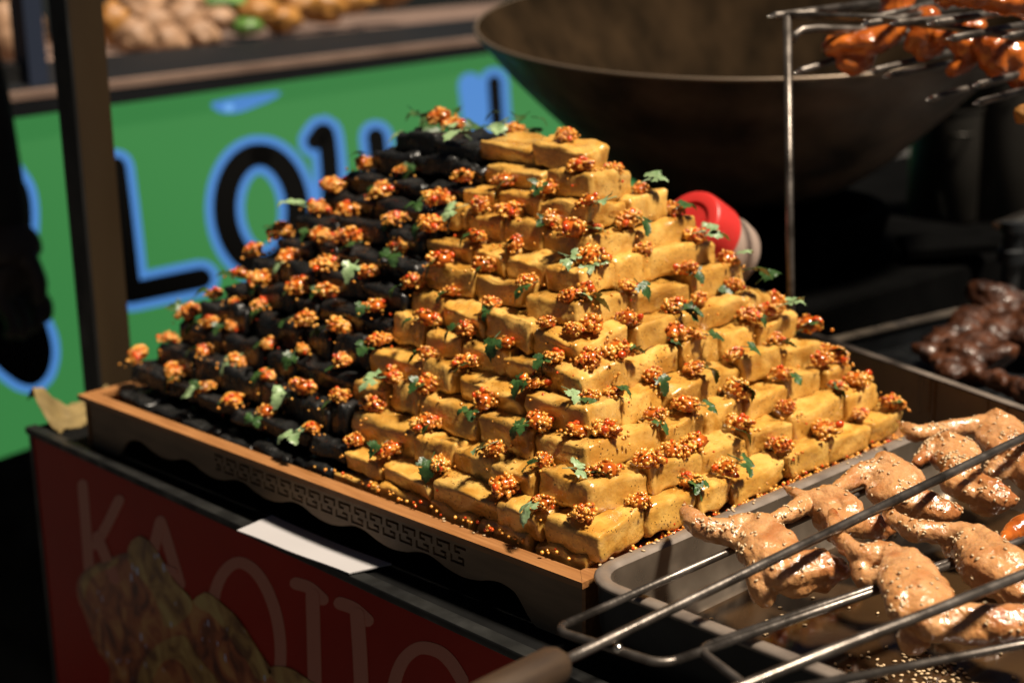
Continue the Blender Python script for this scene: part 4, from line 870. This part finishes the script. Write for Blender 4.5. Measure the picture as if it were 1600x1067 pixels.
# ------------------------------------------------------------------ rack with glazed wings on spikes
def skew(px, py, qx, qy, d, lab, L=16, name='metal_spike'):
    t0 = atd(px, py, d); e = aty(qx, qy, t0[1]); v = (e-t0)/np.linalg.norm(e-t0); 
    o = thing(name, lab, 'spike', tuple(t0), 'spikes on the rack')
    mb = MB(); mb.tube([t0, t0+v*.05, t0+v*.55], [.01,.03,.155], 12); mb.build('spike_tip', M['tip'], o, True)
    mb = MB(); mb.tube([t0+v*.55, t0+v*.58, t0+v*L], [.155,.175,.175], 12); mb.build('spike_shaft', M['rod'], o, True)
RK_ = thing('skewer_rack', 'upright steel rod rack carrying spikes of glazed wings, beside the wok', 'rack', tuple(atd(1234,455,70)*np.array([1,1,0])+np.array([0,0,TOPZ])))
tp0 = atd(1230,30,70); ux = np.array([1.,0,0]); uy = np.array([0,-1.,0])
foot = atd(1236,520,70); foot = tp0+(foot-tp0)*((TOPZ-tp0[2])/(foot[2]-tp0[2]))
mb = MB(); mb.tube([foot, tp0+np.array([0,0,.15])], .185, 14); mb.build('upright_rod', M['rod'], RK_, True)
b0 = tp0+np.array([0,0,.15]); 
r1 = atd(1375,28,69); r1b = atd(1600,60,67)
mb = MB(); mb.tube([b0+np.array([0,0,.0]), r1, r1b, r1b+(r1b-r1)*1.2], .17, 14); mb.build('cross_rail', M['rod'], RK_, True)
q0 = atd(1238,64,70.5); q1 = atd(1246,48,70.6); q2 = atd(1275,45,71); q3 = atd(1340,47,72); q4 = atd(1420,52,73.5); q5 = atd(1620,62,77)
mb = MB(); mb.tube([tuple(p) for p in [q0,(q0*.4+q1*.6),q1*.75+q2*.25,q2,q3,q4,q5]], .19, 14); mb.build('bent_rail', M['rod'], RK_, True)
far_end = r1b+(r1b-r1)*1.2
mb = MB(); mb.tube([np.array([far_end[0], far_end[1], TOPZ]), far_end], .185, 12); mb.build('upright_rod', M['rod'], RK_, True)
qe = b0+np.array([34,4.,0]); mb = MB(); mb.tube([b0, qe], .17, 12); mb.tube([np.array([qe[0],qe[1],TOPZ]), qe], .17, 12); mb.build('rear_rail', M['rod'], RK_, True)
for i, (a, b, c, d, dep, lab) in enumerate([
    (1199,27,1385,2,69.5,'steel spike furthest left, its tip passing over the rack corner'), (1345,40,1532,6,68,'steel spike with a dark tip in the middle of the top row'),
    (1350,32,1480,2,69,'steel spike crossing just above the dark tipped one'), (1390,38,1600,17,66.5,'steel spike with a dull cone tip in the middle of the top row'),
    (1448,39,1600,14,65.5,'steel spike with a worn tip right of the dull cone tipped one'), (1478,62,1600,40,65,'bright tipped steel spike low in the top row on the right'),
    (1566,59,1640,46,64.5,'dull tipped steel spike at the right edge of the top row'), (1240,115,1353,80,71,'bright tipped steel spike piercing the leftmost glazed wing'),
    (1357,113,1498,80,70,'pale flat tipped steel spike just under the leftmost glazed wing'), (1379,121,1571,83,69,'bright tipped steel spike with a sesame seed on its shaft'),
    (1519,135,1600,115,67,'dull spike in the lower right pair, its tip resting on another spike'), (1446,157,1542,131,68,'lowest dark steel spike, under the glazed wings'),
    (1519,163,1600,142,66.5,'lowest bright tipped steel spike at the right edge')]):
    skew(a, b, c, d, dep, lab)
def zr_(dd):
    return lambda px, py, z: atd(px, py, dd+z)
GG = 'orange glazed wings on the rack'
wing([[(1296,76,0,.5),(1310,70,0,.7),(1330,68,0,.9),(1352,66,0,1.05),(1378,56,0,1.0),(1395,36,0,.85),(1400,12,0,.8),(1402,-12,0,.8)],[(1318,98,0,.45),(1338,104,0,.55),(1352,90,0,.6)]], 'leftmost orange glazed wing on the rack, with a dark charred end', M['glaze'], 12, zr_(72), .11, GG, amp=1.3, name='glazed_wing')
wing([[(1420,72,0,.4),(1432,62,0,.7),(1446,48,0,.8),(1450,25,0,.7)],[(1440,84,0,.4),(1466,72,0,.5)]], 'small dark glazed wing second from the left on the rack', M['glaze'], 8, zr_(71.5), .11, GG, amp=1.3, name='glazed_wing')
wing([[(1470,60,0,.5),(1488,58,0,.75),(1505,70,0,.8),(1512,92,0,.55),(1490,112,0,.4)],[(1500,55,0,.6),(1520,40,0,.7)]], 'orange glazed wing in the middle of the rack with a hanging fatty end', M['glaze'], 8, zr_(71), .11, GG, amp=1.3, name='glazed_wing')
wing([[(1532,66,0,.5),(1548,72,0,.8),(1556,96,0,.7),(1566,112,0,.6)],[(1560,60,0,.6),(1580,78,0,.8),(1592,100,0,.8),(1600,128,0,.7)]], 'orange glazed wing right of the middle, folded over two spikes', M['glaze'], 8, zr_(70), .11, GG, amp=1.3, name='glazed_wing')
wing([[(1480,-8,0,.7),(1520,-4,0,.9),(1560,2,0,.9),(1610,8,0,.9)]], 'orange glazed wing lying on top of the spikes at the upper edge', M['glaze'], 6, zr_(67), .12, GG, amp=1.3, name='glazed_wing')
wing([[(1592,176,0,.35),(1605,180,0,.6),(1630,170,0,.8)]], 'golden wing end hanging low at the right edge under the spikes', M['orange'], 4, zr_(67), .11, GG, amp=1, name='glazed_wing')

# ------------------------------------------------------------------ wok on its stove
wc = atd(1168, 30, 95); WR = 16.9
wok = thing('wok', 'huge sooty iron wok tilted on its stove behind the tofu', 'wok', tuple(wc-np.array([0,0,11.6])))
prof = [(.0,-11.6),(3.0,-11.35),(6.2,-10.3),(9.4,-8.1),(12.2,-5.4),(14.6,-2.9),(16.0,-1.2),(WR,0)]
prof = [tuple(p) for p in spline(prof, 5)]
tv = (np.array([CP[0],CP[1],0])-np.array([wc[0],wc[1],0])); tv /= np.linalg.norm(tv); ax = Vector((-tv[1], tv[0], 0))
TQ = Matrix.Rotation(math.radians(7.5), 3, ax)
def tilt(mb):
    out = []
    for v in mb.v:
        q = TQ @ (Vector(v)-Vector(wc)) ; out.append(tuple(q+Vector(wc)))
    mb.v = out; return mb
mb = MB(); mb.lathe([(max(.01,r),z) for r, z in prof], 96, 0, tuple(wc)); tilt(mb).build('outer_shell', M['wokout'], wok, True)
mb = MB(); mb.lathe([(max(.01,r-.22),z+.16) for r, z in prof], 96, 0, tuple(wc)); tilt(mb).build('inner_surface', M['wokin'], wok, True)
mb = MB(); mb.lathe([(WR-.20,.13),(WR-.18,.18),(WR-.02,.20),(WR+.06,.12),(WR+.05,-.03),(WR-.02,-.02)], 96, 0, tuple(wc)); tilt(mb).build('lip', M['wokrim'], wok, True)
stv = thing('wok_stove', 'black iron wok stove with a ring burner in the shadow under the wok', 'stove', (wc[0], wc[1], TOPZ))
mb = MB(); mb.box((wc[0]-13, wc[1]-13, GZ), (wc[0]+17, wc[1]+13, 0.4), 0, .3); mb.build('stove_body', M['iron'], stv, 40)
mb = MB(); mb.lathe([(7.6,.4),(8.4,.4),(9.2,3.2),(8.9,3.5),(8.2,3.4),(7.6,.6)], 48, 0, (wc[0], wc[1], 0)); mb.build('burner_ring', M['iron'], stv, 40)
for i in range(4):
    a = math.radians(20+90*i-45); mb = MB(); cx, cy = wc[0]+9*math.cos(a), wc[1]+9*math.sin(a); mb.box((cx-.9,cy-.5,.42),(cx+.9,cy+.5,2.9),0,.1); mb.build('ring_leg', M['iron'], stv, 40)
# ledge shelf plate on the right of the stove and its bracket
sp = atd(1480, 375, 96)
sh = thing('side_shelf', 'dull black side shelf plate right of the wok stove', 'shelf', tuple(sp+np.array([0,0,-1.5])))
A4 = [atd(x, y, d) for x, y, d in ((1400,368,97),(1420,393,93),(1560,382,93),(1525,355,99))]
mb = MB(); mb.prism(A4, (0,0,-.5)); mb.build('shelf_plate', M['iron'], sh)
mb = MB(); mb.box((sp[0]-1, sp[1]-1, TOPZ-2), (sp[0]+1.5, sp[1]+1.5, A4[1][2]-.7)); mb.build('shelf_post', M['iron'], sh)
# stock pots
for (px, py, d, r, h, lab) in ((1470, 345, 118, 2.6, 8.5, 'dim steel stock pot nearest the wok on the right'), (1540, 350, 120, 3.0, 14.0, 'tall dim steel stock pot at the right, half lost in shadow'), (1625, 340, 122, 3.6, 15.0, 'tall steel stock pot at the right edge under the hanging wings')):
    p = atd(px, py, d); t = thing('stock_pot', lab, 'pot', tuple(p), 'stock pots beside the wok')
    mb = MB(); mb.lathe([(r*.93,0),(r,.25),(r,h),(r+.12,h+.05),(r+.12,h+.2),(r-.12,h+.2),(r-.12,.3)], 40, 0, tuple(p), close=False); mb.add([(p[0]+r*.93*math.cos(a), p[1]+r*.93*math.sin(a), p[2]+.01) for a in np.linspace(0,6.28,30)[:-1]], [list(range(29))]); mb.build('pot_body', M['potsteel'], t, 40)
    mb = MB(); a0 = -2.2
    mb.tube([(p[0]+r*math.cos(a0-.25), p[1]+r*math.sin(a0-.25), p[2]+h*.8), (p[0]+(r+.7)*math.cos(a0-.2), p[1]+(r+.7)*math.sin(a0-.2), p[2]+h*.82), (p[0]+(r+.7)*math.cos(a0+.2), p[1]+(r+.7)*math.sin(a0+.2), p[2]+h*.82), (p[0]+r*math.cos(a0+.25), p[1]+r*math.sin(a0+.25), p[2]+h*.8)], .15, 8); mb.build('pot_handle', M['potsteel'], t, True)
bt_ = atd(1600, 372, 100)
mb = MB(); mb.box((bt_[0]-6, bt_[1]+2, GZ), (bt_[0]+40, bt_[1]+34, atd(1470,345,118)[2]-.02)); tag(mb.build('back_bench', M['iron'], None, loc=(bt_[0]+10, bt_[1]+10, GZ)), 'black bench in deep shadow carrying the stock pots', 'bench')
# chrome tap with a bright lever
tpq = atd(1582, 372, 88); tap = thing('gas_tap', 'chrome gas tap with a bright lever at the right edge beside the shelf', 'tap', tuple(tpq-np.array([0,0,2])))
mb = MB(); a, b = atd(1559,353,88), atd(1625,328,88); mb.hexa([a+np.array([0,0,z])+np.array([0,y,0]) if k_ in (0,3) else b+np.array([0,0,z])+np.array([0,y,0]) for z in (-.16,.16) for k_, y in ((0,-.35),(1,-.35),(2,.35),(3,.35))]); mb.build('lever', M['tip'], tap)
mb = MB(); mb.lathe([(.01,1.0),(.7,.95),(.75,.4),(.55,.3),(.55,-.6),(.8,-.7),(.8,-1.4),(.5,-1.5),(.5,-5.5),(.01,-5.5)], 20, 0, tuple(tpq)); mb.build('tap_body', M['darksteel'], tap, 40)

# ------------------------------------------------------------------ red capped squeeze bottle lying behind the pyramid
c0 = atd(1076, 345, 71); dirv = atd(1144, 415, 73.5)-c0; dirv = Vector(tuple(dirv)).normalized()
face = (Vector(tuple(-CD))*.62+Vector((-.45,.35,.42))).normalized()
axis = -(face*.75 - dirv*.55).normalized()
jar = thing('sauce_jar', 'cloudy plastic sauce jar with a red screw lid, tipped behind the tofu pyramid', 'jar', tuple(c0))
def lathe_axis(mb, prof, n, org, axis, mi=0):
    q = axis.to_track_quat('Z','Y'); o = len(mb.v); t = MB(); t.lathe(prof, n); mb.add([tuple(q @ Vector(v)+Vector(tuple(org))) for v in t.v], t.f, mi)
mb = MB(); lathe_axis(mb, [(.01,.10),(1.0,.10),(1.03,.0),(1.5,.0),(1.56,.04),(1.62,.16),(1.72,.9),(1.80,1.75),(1.70,1.78)], 48, c0, axis); mb.build('red_lid', M['redcap'], jar, 35)
mb = MB(); lathe_axis(mb, [(1.55,1.5),(1.6,1.9),(1.75,2.4),(1.85,3.0),(1.85,3.6),(1.7,3.9),(.01,4.0)], 48, c0, axis); mb.build('jar_body', M['bottle'], jar, True)

jc = np.array(c0)+np.array(axis)*2.9; ht = jc[2]-1.98
tin = thing('spice_tin', 'tall black spice tin behind the pyramid that the red capped jar lies on', 'tin', (jc[0], jc[1], TOPZ))
mb = MB(); mb.box((jc[0]-1.5, jc[1]-1.5, TOPZ+.01), (jc[0]+1.5, jc[1]+1.5, ht-.35), 0, .12); mb.build('tin_body', M['darksteel'], tin, 40)
mb = MB(); mb.box((jc[0]-1.62, jc[1]-1.62, ht-.345), (jc[0]+1.62, jc[1]+1.62, ht), 0, .1); mb.build('tin_lid', M['darksteel'], tin, 40)

# ------------------------------------------------------------------ stall across the aisle with the lit green sign
sA, sB = atz(60,178,7.5), atz(750,85,7.5); sd = (sB-sA)/np.linalg.norm(sB-sA); sn = np.array([sd[1], -sd[0], 0]); 
if np.dot(sn, CP-sA) < 0: sn = -sn
sl0, sl1 = sA-sd*26, sB+sd*60
lowz = atp(0,716,sA,sn)[2]
st = thing('market_stall', 'stall across the aisle with a backlit green sign below its dark counter', 'stall', tuple((sl0+sl1)/2*np.array([1,1,0])+np.array([0,0,GZ])))
def slabbox(mb, a, b, n0, n1, z0, z1, z1b=None):
    P = [a+sn*n0, b+sn*n0, b+sn*n1, a+sn*n1]; z1b = z1 if z1b is None else z1b
    mb.hexa([np.array([*q[:2], z0]) for q in P]+[np.array([*q[:2], z1 if i < 2 else z1b]) for i, q in enumerate(P)])
mb = MB(); slabbox(mb, sl0, sl1, 0, -.5, lowz, 7.5); sign = mb.build('sign_panel', M['green'], st)
mb = MB(); slabbox(mb, sl0, sl1, -.6, -30, GZ, 7.5); slabbox(mb, sl0, sl1, -.05, -.59, GZ, lowz-.02); mb.build('stall_base', M['blackpaint'], st)
z1 = atp(400,124,sA,sn)[2]; 
mb = MB(); slabbox(mb, sl0, sl1, .9, -.6, 7.52, 8.75); mb.build('counter_fascia', M['slab'], st)
mb = MB(); slabbox(mb, sl0, sl1, .95, .2, 8.76, 9.35, 9.42); mb.build('trim_strip', M['strip'], st)
mb = MB(); slabbox(mb, sl0, sl1, .19, -7.5, 8.77, 9.3, 10.6); slabbox(mb, sl0, sl1, -.61, -30, 7.51, 8.76); mb.build('sloped_shelf', M['slab'], st)
mb = MB(); slabbox(mb, sl0, sl1, -7.52, -28, 8.78, 10.4); mb.build('display_deck', M['strip'], st)
def sp_(u, v): return atp(u, v, sA+sn*.02, sn)
letters = [('L', [([(180,262),(190,340),(203,456)],17,1), ([(203,458),(260,446),(314,435)],17,1)]),
           ('O', [([(408+57*math.cos(a), 328+86*math.sin(a)+4*math.cos(a)) for a in np.linspace(-math.pi/2, 1.5*math.pi, 33)],18,1)]),
           ('U', [([(492,221),(507,207),(514,250),(520,330),(545,400),(580,395),(596,330),(592,260),(587,214)],14,1)]),
           ('N', [([(772,128),(776,190)],10,1), ([(735,133),(742,190)],7,0)]),
           ('S', [([(14,270),(33,300),(38,340),(34,380),(22,420)],11,1)])]
for nm, strokes in letters:
    mb = MB(); hb = MB()
    for qi, (pts, hw, blk) in enumerate(strokes):
        ribbon(hb, pts, hw+12, lambda u, v: atp(u, v, sA+sn*(.03+.012*qi), sn), sn*.05)
        if blk: ribbon(mb, pts, hw, lambda u, v: atp(u, v, sA+sn*(.12+.012*qi), sn), sn*.05)
    h = hb.build('letter_halo', M['blueglow'], sign); h['label'] = 'blue outline of the letter '+nm
    o = mb.build('letter', M['signblack'], sign); o['label'] = 'black letter '+nm
tail = [(-60,440),(-20,462),(3,488),(24,506),(44,519),(58,514),(68,501),(76,520),(81,545),(79,568),(71,588),(54,602),(34,600),(14,588),(-20,560),(-60,540)]
def blob(poly, off, mname, nm, lab):
    mb = MB(); mb.prism([atp(x, y, sA+sn*off, sn) for x, y in spline_closed(poly)], sn*.05); o = mb.build(nm, M[mname], sign); o['label'] = lab
cen = np.mean(tail, axis=0)
def grow(poly, d):
    out = []
    for i in range(len(poly)):
        a, b, c = np.array(poly[i-1], float), np.array(poly[i], float), np.array(poly[(i+1)%len(poly)], float)
        t = (c-a)/np.hypot(*(c-a)); out.append(tuple(b+np.array([t[1], -t[0]])*d))
    return out
blob(grow(tail, 12), .04, 'blueglow', 'letter_halo', 'blue outline of the lowest curled stroke'); blob(tail, .11, 'signblack', 'letter', 'black curled stroke of the leftmost letter')
blob([(330,163),(352,156),(390,149),(436,144),(428,154),(400,166),(372,176),(345,176)], .05, 'blueglow', 'sign_flourish', 'blue drop shaped mark above the letters')
blob([(350,168),(357,162),(365,167),(358,175)], .11, 'bluelight', 'flourish_spot', 'pale blue spot in the drop mark')

# food heaped on the stall
def heap(px, py, d, rx, ry, rz, mname, lab, seed, bump=.35, fr=1.1, nmm='food_heap'):
    p = atp(px, py, sA-sn*(9.2+(d-123)*.9), sn); rx *= 1.12; ry *= 1.12; rz *= 1.12; mb = MB(); vs, fs = ICO[3]; random.seed(seed)
    out = []
    for v in vs:
        q = Vector(v); k_ = 1+bump*noise.noise(q*fr*2.2+Vector((seed,0,0)))+bump*.5*noise.noise(q*fr*6+Vector((0,seed,0)))
        out.append((p[0]+v[0]*rx*k_, p[1]+v[1]*ry*k_, p[2]+v[2]*rz*k_))
    mb.add(out, fs); tag(mb.build(nmm, M[mname], None, True, loc=tuple(p), fix=False), lab, 'food', 'food heaped on the stall counter')
for i, (px, py, d, rx, ry, rz, mm_, lab) in enumerate([
    (178,38,128,1.3,1.3,1.8,'orange','golden fritter just right of the stall post'), (212,62,124,1.6,1.4,1.5,'beige','pale dumpling lowest on the left of the display'),
    (238,40,126,1.7,1.6,1.5,'beige','pale dumpling above the lowest one'), (262,66,124,1.6,1.4,1.3,'beige','pale dumpling in the front of the display, next to the lowest'),
    (288,34,126,1.8,1.6,1.6,'beige','pale dumpling under the chopped greens'), (312,56,124,1.7,1.5,1.2,'beige','pale dumpling at the right end of the front row'),
    (222,10,129,2.0,1.8,1.4,'beige','pale dumpling at the back left of the display'), (285,6,129,2.0,1.8,1.4,'beige','pale dumpling at the back by the greens'),
    (350,6,128,2.6,2.0,.9,'greens','heap of chopped greens on the display'), (340,30,125,1.5,1.4,1.0,'beige','pale dumpling in front of the greens'),
    (402,18,125,2.0,1.8,1.3,'orange','golden fritter right of the greens'), (440,30,124,1.9,1.6,1.2,'orange','golden fritter in the front of the pile'), (466,6,126,2.4,2.0,1.5,'orange','big golden fritter in the middle of the pile'),
    (506,12,125,2.2,1.8,1.5,'orange','golden fritter right of the big one'), (548,2,125,2.4,2.0,1.2,'orange','golden fritter at the right of the pile'), (604,-12,126,2.6,2.2,1.3,'orange','golden fritter at the far right end of the pile'),
    (384,42,124,1.6,1.4,.7,'greens','small bit of greens in the front of the display')]):
    heap(px, py, d, rx, ry, rz, mm_, lab, i+1)
# left end of the stall: blue upright, pale paper bundles
bp = atp(65, 160, sA-sn*1.0, sn)
mb = MB(); slabbox(mb, bp-sd*.9, bp+sd*.9, .0, -1.6, 9.5, 55); tag(mb.build('stall_upright', M['bluepost'], None, loc=tuple(bp)), 'blue grey upright of the stall across the aisle, left of the bronze post', 'upright')
for (px, py, d, r, lab) in ((28,70,128,(2.0,2,2.6),'crumpled pale paper bundle left of the blue upright'), (20,30,131,(2.2,2,1.6),'white crumpled bag behind the pale bundle'), (100,60,128,(1.0,1.4,2.6),'pale paper bundle right of the blue upright')):
    heap(px, py, d, *r, 'beige', lab, px, .3, 1.3, 'paper_bundle')
mb = MB(); q = atp(30,125,sA-sn*2,sn); slabbox(mb, q-sd*2.2, q+sd*1.2, 0, -3, 9.6, q[2]+1.2); tag(mb.build('dark_crate', M['blackpaint'], None, loc=tuple(q)), 'black crate under the pale bundles on the stall', 'crate')

# ------------------------------------------------------------------ person standing in the aisle, arm hanging at the left edge
hd = aty(18, 415, 66); sx, sy = hd[0]-1.2, 66.
per = thing('person', 'person in dark clothes in the aisle, arm and loose fist at the left edge', 'person', (sx-8, sy+1, GZ))
def skin(name, V_, E_, R_, m_, root=0, lev=2):
    me = bpy.data.meshes.new(name); me.from_pydata([tuple(np.array(v)*S) for v in V_], E_, []); ob = bpy.data.objects.new(name, me); C.objects.link(ob)
    md = ob.modifiers.new('k', 'SKIN'); sv = me.skin_vertices[0].data
    for i, r in enumerate(R_): 
        rr = r if hasattr(r, '__len__') else (r, r); sv[i].radius = (rr[0]*S, rr[1]*S)
    sv[root].use_root = True; sb_ = ob.modifiers.new('s', 'SUBSURF'); sb_.levels = lev; sb_.render_levels = lev
    dg = bpy.context.evaluated_depsgraph_get(); out = bpy.data.meshes.new_from_object(ob.evaluated_get(dg)); bpy.data.objects.remove(ob)
    l = Vector((sx-8, sy+1, GZ))*S
    for v in out.vertices: v.co -= l
    out.materials.clear(); out.materials.append(m_); out.polygons.foreach_set('use_smooth', [True]*len(out.polygons))
    return link(name, out, (sx-8, sy+1, GZ), per)
def bx_(x, y, z): return (sx-10+x, sy+y, GZ+z)
hz = hd[2]-GZ
V_ = [bx_(0,0,47), bx_(0,0,57), bx_(0,0,66), bx_(0,0,71), bx_(0,-.4,75.5),
      bx_(7.2,0,69), bx_(10.0,.4,hz+13.0), bx_(10.7,-.6,hz+1.6),
      bx_(-7.2,0,69), bx_(-9.2,.5,57), bx_(-10,-1.5,45),
      bx_(3.3,0,44), bx_(3.8,-.5,24), bx_(3.9,.4,4), bx_(4.2,-3.6,1.6), bx_(-3.3,0,44), bx_(-3.8,-.3,24), bx_(-3.9,.6,4), bx_(-4.2,-3.2,1.6)]
E_ = [(0,1),(1,2),(2,3),(3,4),(2,5),(5,6),(6,7),(2,8),(8,9),(9,10),(0,11),(11,12),(12,13),(13,14),(0,15),(15,16),(16,17),(17,18)]
R_ = [(6.2,4.4),(5.6,4.0),(6.4,4.2),(2.9,2.9),(2.5,2.6),(2.9,2.9),(2.4,2.4),(2.0,1.9),(2.9,2.9),(2.3,2.3),(1.8,1.8),(3.9,3.9),(2.7,2.7),(1.9,1.9),(1.6,1.4),(3.9,3.9),(2.7,2.7),(1.9,1.9),(1.6,1.4)]
skin('body', V_, E_, R_, M['jacket'])
mb = MB(); hx, hy, hzz = bx_(0,-.8,80.5); vs, fs = ICO[3]; out = []
for v in vs:
    x, y, z = v; q = [x*3.7, y*4.6, z*5.6]
    if y < -.5 and abs(x) < .25 and -.35 < z < .15: q[1] -= 1.0*(1-abs(x)/.25)*(1-(abs(z+.15))/.35 if abs(z+.15) < .35 else 0)
    if z < -.3: q[0] *= 1+.35*(z+.3); q[1] *= 1+.2*(z+.3)
    if y < -.5 and .02 < z < .3 and .2 < abs(x) < .6: q[1] += .35
    out.append((hx+q[0], hy+q[1], hzz+q[2]))
mb.add(out, fs)
for s_ in (-1,1): mb.ball((hx+s_*3.65, hy+.3, hzz-.3), 1.0, 0, 2, 0, (.35,.8,1.25))
mb.build('head', M['hand'], per, True, loc=(sx-8, sy+1, GZ))
mb = MB(); out = [(hx+x*4.0, hy+.35+y*4.8, hzz+.7+z*5.6) for x, y, z in vs]
keep = [f for f in fs if all(vs[i][2] > (-.15 if vs[i][1] > -.1 else .45) for i in f)]; mb.add(out, keep); mb.build('hair', M['hair'], per, True, loc=(sx-8, sy+1, GZ))
# hand, loosely curled: palm and five fingers
wx, wy, wz = bx_(10.4,-.6,hz+3.2)
HV = [(wx-.3,wy,wz+.6),(wx-.2,wy-.4,wz-2.0),(wx-.1,wy-.8,wz-4.0)]; HE = [(0,1),(1,2)]; HR = [(1.8,1.7),(2.4,2.0),(2.5,2.0)]
for i, (o1, ln) in enumerate(((-1.5,.85),(-.5,1.0),(.5,.95),(1.4,.78))):
    b = len(HV); HV += [(wx+.2+o1*1.1, wy-.9+o1*.6, wz-4.8), (wx+.7+o1*1.2, wy-1.7+o1*.6, wz-4.8-1.5*ln), (wx+.3+o1*1.15, wy-2.5+o1*.6, wz-4.9-2.3*ln), (wx-.2+o1*1.1, wy-1.9+o1*.6, wz-5.0-2.6*ln)]
    HE += [(2,b),(b,b+1),(b+1,b+2),(b+2,b+3)]; HR += [.62,.55,.5,.4]
b = len(HV); HV += [(wx+.7,wy-2.2,wz-2.2),(wx+.9,wy-3.2,wz-3.9),(wx+.6,wy-3.2,wz-5.4)]; HE += [(1,b),(b,b+1),(b+1,b+2)]; HR += [.75,.62,.45]
skin('hand', HV, HE, HR, M['hand'])

# ------------------------------------------------------------------ canvas awning added unseen above the aisle to block the sun
aw = thing('awning', 'dark red canvas awning stretched over the aisle between the stalls', 'awning', (20, 40, 52))
mb = MB(); 
for i in range(12): mb.hexa([(-60+i*12, 28, 54.0+.0), (-48.02+i*12, 28, 54.0), (-48.02+i*12, 52, 57), (-60+i*12, 52, 57), (-60+i*12, 28, 54.2), (-48.02+i*12, 28, 54.2), (-48.02+i*12, 52, 57.2), (-60+i*12, 52, 57.2)])
mb.build('canvas', M['awning'], aw)
for x in (-56, 82):
    mb = MB(); mb.tube([(x, 51, GZ), (x, 51, 56.8)], .8, 10); mb.build('awning_pole', M['blackpaint'], aw, True)
